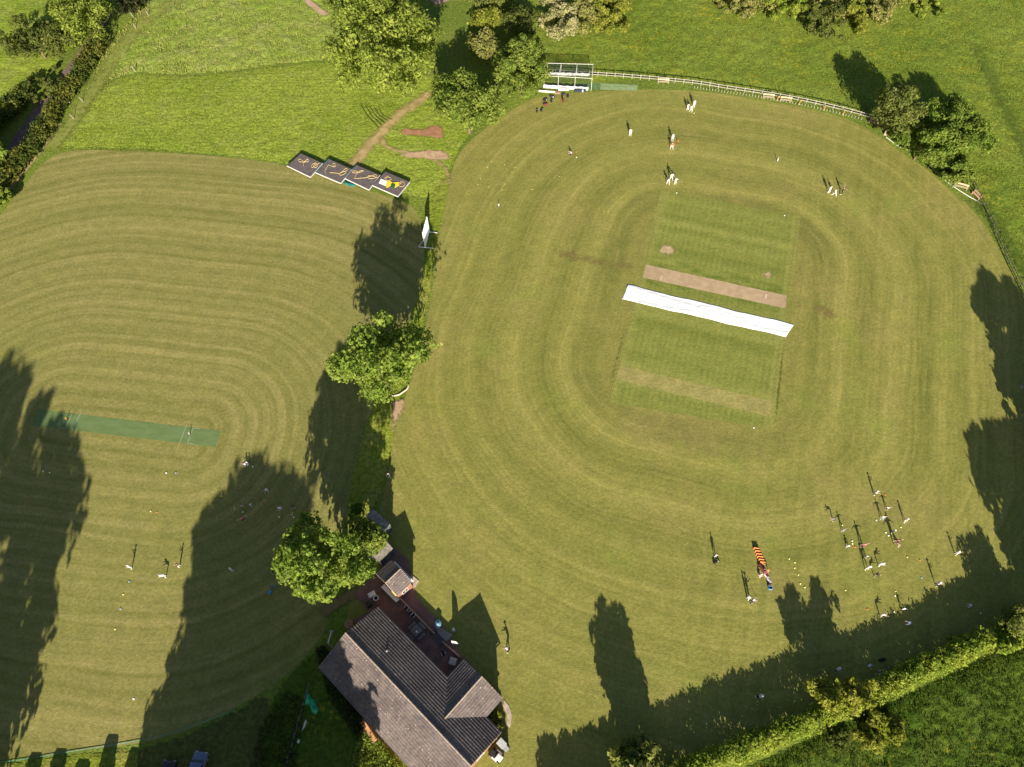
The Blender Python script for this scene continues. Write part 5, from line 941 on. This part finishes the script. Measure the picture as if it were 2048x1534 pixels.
def person(px, label, pose='stand', h=1.75, rz=0, top='white', legs='white', head='hair0', shoes='white', group=None, z=0.0, skinc=0):
    if pose not in _pose: _pose[pose] = build_pose(pose)
    D = _pose[pose]; o = link('person', D['body'], None, GV(px[0], px[1], z)); o.rotation_euler = (0, 0, R(rz)); s = h/1.73; o.scale = (s, s, s); tag(o, label, 'person', group)
    def cl(nm, me, mat):
        c = link(nm, me, o)
        if not len(me.materials): me.materials.append(mat)
        c.material_slots[0].link = 'OBJECT'; c.material_slots[0].material = mat
    if not len(D['body'].materials): D['body'].materials.append(SKIN[0])
    o.material_slots[0].link = 'OBJECT'; o.material_slots[0].material = SKIN[skinc]
    cl('shirt', D['shirt'], cloth(top)); cl('trousers', D['trousers'], cloth(legs)); cl('shoes', D['shoes'], cloth(shoes))
    if head.startswith('hair'): cl('hair', D['hair'], HAIR[int(head[-1])])
    else: cl('hat', D['hat'], cloth(head))
    return o, D
def bat(px, label, col, rz=0, lie=True, z=.0, group=None):
    m = plain('bat_'+col, {'yellow': (.75, .58, .08), 'willow': (.66, .52, .32), 'blue': (.05, .22, .48), 'orange': (.75, .24, .04)}[col], .5, .06); r = thing('cricket_bat', label, 'bat', GV(px[0], px[1], z+.05), rz, group)
    b = MB(); b.box((.28, 0, 0), (.56, .11, .045), bev=.015); b.build('blade', m, r); MB().tube([(0, 0, 0), (-.30, 0, 0)], .018, 8).build('handle', BLACK, r)
    if not lie: r.rotation_euler = (0, R(62), rz); r.location.z += .32
    return r
GA, GB, GC, GD = 'players at the top of the main field', 'children practising in the bottom right', 'players on the left field', 'people by the clubhouse'
for a in [
 ((1260, 271), 'person in white standing alone, nearest to the practice net', 'stand', 1.8, 170, 'white', 'white', 'hair0'),
 ((1375, 220), 'person in white, left of the three standing close below the fence', 'stand', 1.6, 20, 'white', 'white', 'hair0'),
 ((1381.5, 223.5), 'person in white, lowest of the three standing close below the fence', 'wide', 1.6, 150, 'white', 'white', 'hair1'),
 ((1387, 214), 'tall person in white, right of the three standing close below the fence', 'stand', 1.85, 200, 'white', 'white', 'hair0'),
 ((1344, 282), 'person with a white top and grey trousers behind the one in red', 'stand', 1.7, 180, 'white', 'lgrey', 'white'),
 ((1343, 297.5), 'person in a red top and white trousers, near the orange stumps', 'wide', 1.65, 180, 'red', 'white', 'hair1'),
 ((1336, 367.5), 'person in white crouching with legs apart, left of the three above the square', 'bat', 1.75, 160, 'lgrey', 'white', 'lgrey'),
 ((1342, 360), 'person in white standing tallest in the middle of the three above the square', 'wide', 1.85, 190, 'white', 'white', 'hair0'),
 ((1350, 368), 'short person in white, right of the three above the square', 'point', 1.5, 200, 'white', 'white', 'white'),
 ((1657.5, 385), 'person in white, left of the three standing right of the square', 'stand', 1.8, 30, 'white', 'white', 'hair0'),
 ((1667.8, 391), 'person in white, middle of the three standing right of the square', 'stride', 1.75, 35, 'white', 'white', 'hair0'),
 ((1683.5, 387), 'person in black with a raised arm, right of the three beside the square', 'bowl', 1.75, 300, 'black', 'black', 'hair0'),
 ((1143.5, 309), 'person in a lavender top kneeling beside an orange bag', 'crouch', 1.6, 90, 'lgrey', 'black', 'hair0', 'black')]: person(*a[:8], *(a[8:9] or ('white',)), group=GA)
for a in [
 ((1748, 989), 'child in white and black, topmost of the practising children', 'hold', 1.45, 250, 'white', 'black', 'white'),
 ((1773, 1019), 'small child with both arms out, just below the topmost child', 'arms_out', 1.1, 180, 'white', 'black', 'hair0'),
 ((1808.5, 1043), 'child all in white standing to the right of the small child', 'wide', 1.35, 240, 'white', 'white', 'white'),
 ((1666, 1040), 'child in a dark top, leftmost and uppermost of the practising children', 'bend', 1.35, 100, 'grey', 'black', 'hair0'),
 ((1685, 1063), 'child in a grey blue top, next to the leftmost one', 'arms_out', 1.25, 20, 'grey', 'blue', 'hair1'),
 ((1693, 1091), 'child in a white cap squatting beside three markers', 'crouch', 1.2, 200, 'white', 'white', 'white'),
 ((1763, 1038), 'child in white and blue bending forward with arms spread', 'arms_out', 1.3, 180, 'white', 'lightblue', 'hair0'),
 ((1783.5, 1065), 'child in pale grey standing between the spread arms and the maroon top', 'hold', 1.25, 220, 'lgrey', 'black', 'white'),
 ((1789, 1086), 'adult in a maroon top bending over with arms spread wide', 'arms_out', 1.75, 190, 'maroon', 'black', 'hair0', 'black'),
 ((1798, 1091), 'child in tan clothes crouching at the right elbow of the maroon top', 'crouch', 1.3, 90, 'tan', 'tan', 'hair1'),
 ((1724, 1094), 'person in a reddish pink top with arms stretched out', 'arms_out', 1.6, 10, 'pink', 'maroon', 'hair1'),
 ((1731, 1115), 'small child in pale blue in the shadow behind the big white top', 'hold', 1.05, 180, 'lightblue', 'grey', 'hair1'),
 ((1733, 1138), 'person in a big white top, largest of the lower trio of children', 'wide', 1.55, 200, 'white', 'white', 'white'),
 ((1756, 1131), 'child in white, right of the big white top', 'bend', 1.35, 270, 'white', 'white', 'white'),
 ((1747, 1152), 'child in a black top and white shoes, lowest of the trio', 'bend', 1.4, 280, 'black', 'black', 'hair0'),
 ((1910, 1109), 'child in white standing far right, nearest to the tree shadow', 'hold', 1.35, 290, 'white', 'cream', 'white'),
 ((1871, 1171), 'child with a white cap and dark clothes at the long thin shadow on the right', 'hold', 1.55, 280, 'lgrey', 'navy', 'white'),
 ((1759, 1232), 'child in white bending just above the hedge shadow', 'bend', 1.45, 270, 'cream', 'lgrey', 'hair2'),
 ((1803.5, 1220), 'small child in white crouching at the edge of the hedge shadow', 'point', 1.05, 180, 'white', 'white', 'white'),
 ((1818, 1248), 'child in light blue stooping inside the hedge shadow', 'bend', 1.4, 90, 'lightblue', 'lightblue', 'hair1'),
 ((1938, 1213), 'child in white stooping in the shade at the far right', 'bend', 1.35, 90, 'white', 'lgrey', 'hair1'),
 ((1501, 1206), 'adult in dark clothes and a white sun hat, bottom of the orange line', 'hold', 1.75, 290, 'black', 'grey', 'white', 'black'),
 ((1495, 1198), 'person in white standing at the elbow of the white sun hat', 'stand', 1.6, 300, 'white', 'white', 'hair0'),
 ((1430, 1114), 'person in pale stripes standing alone left of the orange line', 'stand', 1.5, 200, 'lgrey', 'white', 'hair0'),
 ((1517, 1151), 'child in a white cap stooping beside the maroon kit bag', 'crouch', 1.25, 260, 'tan', 'white', 'white'),
 ((1536, 1142), 'child in orange reaching over the maroon kit bag', 'bend', 1.2, 100, 'orange', 'tan', 'hair2'),
 ((1670, 1341), 'person in white and black standing in the shade above the wispy tree', 'hold', 1.7, 250, 'white', 'black', 'white'),
 ((1765, 1346), 'person in pale blue sitting in the shade against the hedge', 'sit', 1.7, 80, 'lightblue', 'lgrey', 'hair0'),
 ((1781, 1343), 'person in black sitting right of the pale blue one by the hedge', 'sit', 1.7, 60, 'black', 'navy', 'hair0'),
 ((1790, 1337), 'person in navy sitting last in the row against the hedge', 'sit', 1.65, 70, 'navy', 'black', 'hair1'),
 ((1723, 1369), 'person in black sitting on the ground by the pale cut trunk', 'sit', 1.7, 80, 'black', 'black', 'hair1'),
 ((1980, 1252), 'person in navy sitting at the far right end of the hedge', 'sit', 1.7, 120, 'navy', 'black', 'hair0'),
 ((1992, 1246), 'person with pale arms sitting next to the navy one at the hedge end', 'sit', 1.7, 150, 'navy', 'grey', 'hair2'),
 ((1985, 1258), 'person in black lying back at the hedge end', 'sit', 1.6, 220, 'black', 'navy', 'hair1'),
 ((1517, 1394), 'person in white and black walking alone in the hedge shadow', 'stride', 1.7, 240, 'white', 'black', 'white'),
 ((2044, 774), 'person in black cut by the right edge, in the tree shadow', 'stand', 1.7, 90, 'black', 'grey', 'hair0')]: person(*a, group=GB)
for a in [
 ((264, 1136), 'child in white and blue, left of the three on the sunny left field', 'hold', 1.40, 110, 'white', 'lightblue', 'white'),
 ((333, 1153), 'child all in white with arms out, middle of the three on the left field', 'bend', 1.45, 100, 'white', 'white', 'white'),
 ((359.5, 1133), 'child in a maroon and white kit, right of the three on the left field', 'hold', 1.40, 80, 'maroon', 'white', 'hair0'),
 ((465, 1141), 'child in a white sun hat alone in the big shadow', 'stand', 1.35, 180, 'white', 'white', 'white'),
 ((547, 1148), 'dark clothed child at the left edge of the terrace tree', 'stand', 1.3, 60, 'black', 'grey', 'hair2'),
 ((493, 931), 'child in pale blue with a dark cap, at the top edge of the big shadow', 'crouch', 1.35, 60, 'lightblue', 'navy', 'navy'),
 ((499, 928), 'child in navy just right of the pale blue one at the shadow edge', 'crouch', 1.25, 90, 'navy', 'white', 'white'),
 ((536, 981), 'child in a white shirt, highest in the shaded group of the left field', 'bend', 1.35, 150, 'white', 'cream', 'hair0'),
 ((484, 1012), 'child in black, leftmost of the shaded group', 'wide', 1.3, 170, 'black', 'lgrey', 'hair0'),
 ((503.5, 1013), 'child in white and blue, second of the shaded group', 'hold', 1.3, 250, 'white', 'blue', 'hair0'),
 ((558, 1019), 'child in white with blue legs, beside an orange marker in the shade', 'bend', 1.35, 260, 'white', 'blue', 'white'),
 ((587, 1014), 'child in black holding a yellow bat, right end of the shaded group', 'bat', 1.4, 190, 'black', 'black', 'hair0'),
 ((488, 1042), 'adult in a pink red top, lowest of the shaded group', 'arms_out', 1.7, 30, 'pink', 'black', 'hair1')]: person(*a, group=GC)
for a in [
 ((876, 1249), 'person in pink sitting under the light blue parasol', 'sit', 1.65, 180, 'pink', 'pink', 'hair2'),
 ((909, 1264), 'person in dark clothes with a white cap on the grass by the flag', 'stand', 1.65, 20, 'lgrey', 'black', 'white'),
 ((1018, 1303), 'person in black walking right of the clubhouse gable shadow', 'bat', 1.75, 60, 'black', 'black', 'lgrey'),
 ((779, 954), 'person in dark clothes walking between the lone tree and the sheds', 'hold', 1.7, 180, 'navy', 'grey', 'hair0')]: person(*a, group=GD)
bat((585.6, 1023.8), 'yellow plastic bat held by the child in black', 'yellow', R(-100)); bat((1512, 1202), 'pale willow bat held by the white sun hat', 'willow', R(25), False, .35); bat((542.5, 1172), 'blue bat lying left of the terrace tree', 'blue', 0); bat((469, 1021), 'thin yellow bat lying in the shade left of the group', 'yellow', R(100)); bat((1151.5, 306), 'orange bat on the grass by the lavender top', 'orange', R(60), group=None); bat((438, 993), 'yellow bat crossing another in the sun beside the big shadow', 'yellow', R(5)); bat((441, 992), 'yellow bat lying across the first beside the big shadow', 'yellow', R(70), z=.06)

# ------------------------------------------------------------------ stumps, markers, kit
def stumps(px, label, rz, col, h=.71, z=0.0):
    r = thing('stumps', label, 'stumps', GV(*px, z), rz)
    for k in (-1, 0, 1): MB().tube([(k*.095, 0, 0), (k*.095, 0, h)], [.026, .022], 8).build('stump', col, r)
    MB().box((0, 0, .035), (.42, .26, .07), bev=.02).build('base', DGREY, r); MB().tube([(-.11, 0, h+.012), (.11, 0, h+.012)], .013, 6).build('bail', col, r)
stumps((380, 869), 'pale stumps at the right end of the green artificial wicket', R(80), plain('pale_stump', (.66, .58, .40), .6)); stumps((134.5, 839.5), 'orange and yellow stumps at the shaded end of the green wicket', R(80), plain('amber_stump', (.75, .42, .08), .6)); stumps((1355.5, 286), 'orange stumps right of the person in red', R(10), ORANGE); stumps((1554.6, 323), 'single set of white stumps on the empty top right of the field', R(30), WHITE, .9); stumps((997.5, 413), 'white stumps below the scatter of yellow markers', R(15), WHITE)
mk = {}
for nm, m in (('yellow', CONE_Y), ('white', CONE_W), ('orange', ORANGE), ('blue', CONE_B)):
    mk[nm] = MB().cone((0, 0, 0), .155, .06, .12, 14).cone((0, 0, .12), .06, .045, .03, 10).mesh('training_marker', m, True)
def marker(px, col, label, group, s=1.0):
    o = tag(link('training_marker', mk[col], None, G(*px)), label, 'marker', group); o.scale = (s*.8, s*.8, s*.8)
for p in [(983.4, 323.4), (1009, 329.3), (975, 335), (1030.2, 335), (1023.8, 344.5), (961, 357), (955.8, 369.4), (1009, 368), (977.5, 373.8), (1003.3, 380), (1064.2, 379), (1119.3, 353.3)]: marker(p, 'yellow', 'small yellow marker in the scatter on the upper left of the main field', 'yellow markers on the upper left of the main field', .6)
for p, c, l in [((1684.3, 1050.3), 'yellow', 'yellow marker beside the grey blue child'), ((1752.5, 1040.3), 'white', 'white marker left of the spread-armed child'), ((1801.7, 1054.5), 'yellow', 'yellow marker below the child all in white'), ((1771.4, 1065), 'white', 'white marker in the long shadows, upper one'), ((1777, 1071), 'white', 'white marker in the long shadows, lower one'), ((1704.3, 1081.8), 'white', 'white marker above the yellow one by the squatting child'), ((1704.7, 1087.3), 'yellow', 'yellow marker in the middle of three by the squatting child'), ((1709.7, 1094), 'orange', 'orange marker left of the reddish pink top'), ((1814.6, 1114.3), 'yellow', 'yellow marker alone below the maroon top'), ((1840, 1120.6), 'orange', 'orange marker at the tip of a long thin shadow'), ((1842.7, 1155.6), 'blue', 'blue marker left of the long thin shadow on the right'), ((1791.3, 1182.6), 'yellow', 'yellow marker above a white one in the lower practice area'), ((1790.2, 1191.5), 'white', 'white marker just below a yellow one in the lower practice area'), ((1787.8, 1223.6), 'white', 'white marker next to the small crouching child'), ((1691, 1180.4), 'yellow', 'yellow marker with a small dark shadow beside the big tree shadow'), ((1735.2, 1218), 'orange', 'orange marker left of the bending child at the hedge shadow'), ((1769.6, 989.8), 'orange', 'orange marker right of the topmost child'), ((1895.2, 1208), 'yellow', 'yellow marker at the sunny rim of the hedge shadow'), ((1961.5, 1227), 'white', 'white marker in the shade near the hedge end')]: marker(p, c, l, 'markers among the practising children')
for i, p in enumerate([(1578.3, 1117.6), (1589.6, 1125), (1589.3, 1135.9), (1596.6, 1149.7), (1600.6, 1167.3), (1609.7, 1174.6)]): marker(p, 'yellow', ('topmost', 'second', 'third', 'fourth', 'fifth', 'lowest')[i]+' of the curved row of yellow markers right of the orange line', 'curved row of yellow markers')
for p, c, l in [((492.4, 1002.5), 'orange', 'orange marker above the child in black in the shade'), ((514.4, 997.4), 'orange', 'topmost orange marker of the shaded group'), ((530.6, 1006.9), 'orange', 'orange marker in the middle of the shaded group'), ((564.3, 1015.7), 'orange', 'orange marker beside the white shirt with blue legs'), ((510, 1025), 'orange', 'dull orange marker below the second child of the shaded group'), ((485.8, 1023.8), 'white', 'white marker at the feet of the leftmost shaded child'), ((558.4, 1034), 'white', 'white marker below the white shirt with blue legs'), ((587.5, 1034.5), 'white', 'white marker below the yellow bat'), ((505.6, 933), 'white', 'pale marker right of the two children at the shadow edge'), ((453.5, 1004.5), 'orange', 'orange marker at the left rim of the big shadow'), ((85.8, 942.4), 'white', 'left of two white markers in the left edge shadow'), ((99.6, 945.2), 'white', 'right of two white markers in the left edge shadow'), ((55, 998.6), 'orange', 'orange marker alone in the left edge shadow'), ((301.4, 1022.5), 'yellow', 'pale yellow marker beside an orange one on the sunny left field'), ((313.7, 1024.6), 'orange', 'orange marker beside a pale yellow one on the sunny left field'), ((332.6, 945.7), 'white', 'white marker below the artificial wicket'), ((352, 945.7), 'blue', 'blue marker below the artificial wicket'), ((258.2, 1163), 'blue', 'blue grey marker below the leftmost child in white'), ((246.6, 1188.8), 'yellow', 'yellow marker, second down the line below the child in white'), ((241, 1217.6), 'blue', 'pale blue marker, third down the line on the left field'), ((230, 1258.3), 'yellow', 'yellow marker, lowest of the line on the left field'), ((1353.4, 386), 'white', 'white marker at the top left corner of the square'), ((1569, 431), 'white', 'white marker at the top right corner of the square'), ((1507.7, 855.4), 'white', 'white marker at the bottom right corner of the square'), ((1015 + 373, 226.5), 'yellow', 'pale marker at the feet of the three players below the fence'), ((1153, 314.7), 'white', 'white marker below the orange bat')]: marker(p, c, l, None)
r = thing('plastic_bin', 'bright blue bin left of the terrace tree', 'bin', G(541.7, 1186)); MB().cone((0, 0, 0), .20, .25, .5, 16).build('body', plain('blue_bin', (.03, .16, .34), .5), r); MB().cone((0, 0, .5), .27, .27, .04, 16).build('lid', plain('blue_lid', (.08, .24, .45), .5), r)
# orange line of flat wicket boards
for i in range(6):
    a = i/5; p = (1511.6*(1-a)+1524*a, 1099*(1-a)+1127*a); r = thing('wicket_board', ('topmost', 'second', 'third', 'fourth', 'fifth', 'lowest')[i]+' board of the orange line in the bottom right', 'board', G(*p), R(-9), 'orange boards in a line'); MB().box((0, 0, .30), (.75, .05, .42), rx=R(-35), bev=.015).build('board', ORANGE, r); MB().box((-.3, .1, .1), (.06, .26, .2)).box((.3, .1, .1), (.06, .26, .2)).build('foot', ORANGE, r)
def bag(px, label, mat, rz, L=.9, trim=None, group=None, z=0.0, s=1.0):
    r = thing('kit_bag', label, 'bag', GV(*px, z), rz, group); r.scale = (s, s, s); MB().box((0, 0, .19), (L, .36, .36), bev=.11).build('body', mat, r, True); m = trim or WHITE
    MB().box((L*.22, 0, .19), (L*.22, .375, .375), bev=.11).build('panel', m, r, True); MB().tube([(-L*.25, 0, .37), (-L*.1, 0, .47), (L*.1, 0, .47), (L*.25, 0, .37)], .018, 6).build('strap', BLACK, r)
BG = 'kit bags below the practice net'
for px, lab, mt, rz, L, tr in [((1090.8, 201), 'black and white kit bag left of the pair below the net', BLACK, 20, 1.0, WHITE), ((1104, 195), 'black kit bag, upper of the pair below the net', NAVY, -10, 1.1, WHITE), ((1103.5, 203), 'black kit bag with a white end, lower of the pair', BLACK, 70, .9, WHITE), ((1090.8, 210), 'dark red kit bag below the black and white one', cloth('maroon'), 10, 1.0, cloth('pink')), ((1074, 223), 'small black kit bag, leftmost on the grass', BLACK, 80, .8, WHITE), ((1083.8, 221), 'small black kit bag, second from the left on the grass', BLACK, 60, .9, WHITE), ((1127.6, 190), 'black kit bag with a white pad beside the brown sack', BLACK, 0, .9, WHITE), ((1125.3, 200), 'long thin dark brown kit bag lying upright in the picture', cloth('maroon'), 95, 1.7, BLACK), ((1136, 194), 'small dark bag, rightmost below the net', BLACK, 50, .7, cloth('pink'))]: bag(px, lab, mt, R(rz), L, tr, BG)
bag((1127, 180.8), 'white kit bag with orange ends in front of the net skirt', WHITE, R(-5), 1.5, ORANGE, None, .0, 1.5); bag((1160, 183.2), 'dark kit bag with white lettering patch against the net skirt', NAVY, R(-4), 1.6, cloth('lgrey'), None, .0, 1.5)
bag((1432, 1124), 'black bag on the grass beside the person in pale stripes', BLACK, R(30), 1.0); bag((1526, 1141), 'long maroon kit bag at the foot of the orange line', cloth('maroon'), R(-68), 1.9, cloth('pink'), None, 0, 1.15)
bag((1532.5, 1153), 'white and orange kit bag below the maroon one', WHITE, R(-60), .9, ORANGE); bag((1537, 1161), 'pale kit bag with an orange end, further down the line', cloth('lgrey'), R(-65), .9, ORANGE); bag((1538.5, 1169), 'black bag just above the blue crate', BLACK, R(10), .6, ORANGE)
r = thing('crate', 'blue plastic crate at the bottom of the line of bags', 'crate', G(1540, 1176), R(-8)); m = plain('blue_crate', (.12, .30, .62), .5); b = MB()
b.box((0, .22, .15), (.52, .03, .3)).box((0, -.22, .15), (.52, .03, .3)).box((.245, 0, .15), (.03, .41, .3)).box((-.245, 0, .15), (.03, .41, .3)).box((0, 0, .02), (.46, .41, .03)); b.build('body', m, r); MB().ball((0, 0, .10), .17, 10, (1, 1, .6)).build('balls', NAVY, r)
bag((1763, 1320), 'black bag on the grass above the people by the hedge', BLACK, R(10), .9, BLACK); bag((1739, 1332), 'pale blue bag lying left of the people by the hedge', cloth('lgrey'), R(20), .6, cloth('lightblue'))
tag(MB().box(G(267, 1398, .03), (.34, .2, .05), R(-30), bev=.01).build('litter', WHITE), 'scrap of white paper on the grass above the teal rope', 'litter')

# ------------------------------------------------------------------ cars
def car(px, label, col, rz, L=4.3, Wd=1.75, H=1.48, van=False):
    r = thing('parked_car', label, 'car', GV(*px), rz, 'cars parked below the teal rope'); prof = [(-.5, .32), (-.5, .62), (-.47, .80), (-.30, .90), (.30, .93), (.47, .84), (.5, .60), (.5, .32)] if not van else [(-.5, .3), (-.5, .75), (-.42, .95), (.5, 1.0), (.5, .3)]
    paint = plain(col, {'blue_grey_paint': (.14, .16, .25), 'black_paint': (.03, .03, .035), 'silver_paint': (.42, .43, .45), 'red_paint': (.30, .03, .03), 'white_car': (.6, .6, .6)}[col], .3, .04, .5)
    def loft(P, y, z1, t):
        b = bmesh.new(); rows = [[b.verts.new((x*L, s*yy, z)) for x, z in P] for s, yy in ((-1, y), (1, y))]; n = len(P)
        for i in range(n): b.faces.new((rows[0][i], rows[0][(i+1) % n], rows[1][(i+1) % n], rows[1][i]))
        b.faces.new(rows[0][::-1]); b.faces.new(rows[1]); bmesh.ops.recalc_face_normals(b, faces=b.faces); bmesh.ops.bevel(b, geom=list(b.edges), offset=t, segments=3, affect='EDGES', profile=.5); m = MB(); m.b.free(); m.b = b; return m
    loft(prof, Wd/2, 1, .13).build('body', paint, r, True)
    cab = [(-.28, .88), (-.20, H-.04), (-.05, H), (.28, H-.02), (.44, .88)] if not van else [(-.34, .92), (-.26, H), (.49, H), (.49, .92)]
    loft(cab, Wd/2-.10, 1, .24).build('cabin', paint, r, True)
    g = MB(); g.bar((-.275*L, 0, .93), (-.215*L, 0, H-.10), Wd-.42, .02); g.bar((.435*L, 0, .95), (.32*L, 0, H-.10), Wd-.46, .02); g.build('windscreen', GLASS, r)
    for s in (-1, 1): MB().box((.06*L, s*(Wd/2-.095), (H+.92)/2), (.42*L, .03, H-1.10)).build('side_window', GLASS, r)
    for x in (-.31, .31):
        for s in (-1, 1): w = MB().tube([(x*L, s*(Wd/2-.18), .32), (x*L, s*(Wd/2+.01), .32)], .32, 18).build('wheel', BLACK, r); MB().tube([(x*L, s*(Wd/2), .32), (x*L, s*(Wd/2+.02), .32)], .2, 12).build('rim', GREY, w)
    for s in (-1, 1): MB().box((-.495*L, s*Wd*.36, .68), (.06, .34, .14), bev=.02).build('headlight', plain('lamp_lens', (.7, .7, .68), .2), r); MB().box((-.16*L, s*(Wd/2+.06), 1.0), (.12, .18, .12), bev=.03).build('mirror', paint, r)
    return r
car((396, 1542), 'blue grey car nosing in at the bottom edge, right of the dark one', 'blue_grey_paint', R(-99)); car((334, 1560), 'dark car with a pale trim at the bottom edge', 'black_paint', R(-96))
for i, (x, y, c, h, v) in enumerate([(54, 1583, 'silver_paint', 1.5, False), (104, 1580, 'red_paint', 1.62, False), (152, 1592, 'black_paint', 1.45, False), (204, 1583, 'white_car', 2.25, True), (256, 1584, 'silver_paint', 1.75, False)]): car((x, y), 'car parked just below the bottom edge, '+('first', 'second', 'third', 'fourth', 'fifth')[i]+' of the row', c, R(-93), H=h, van=v)
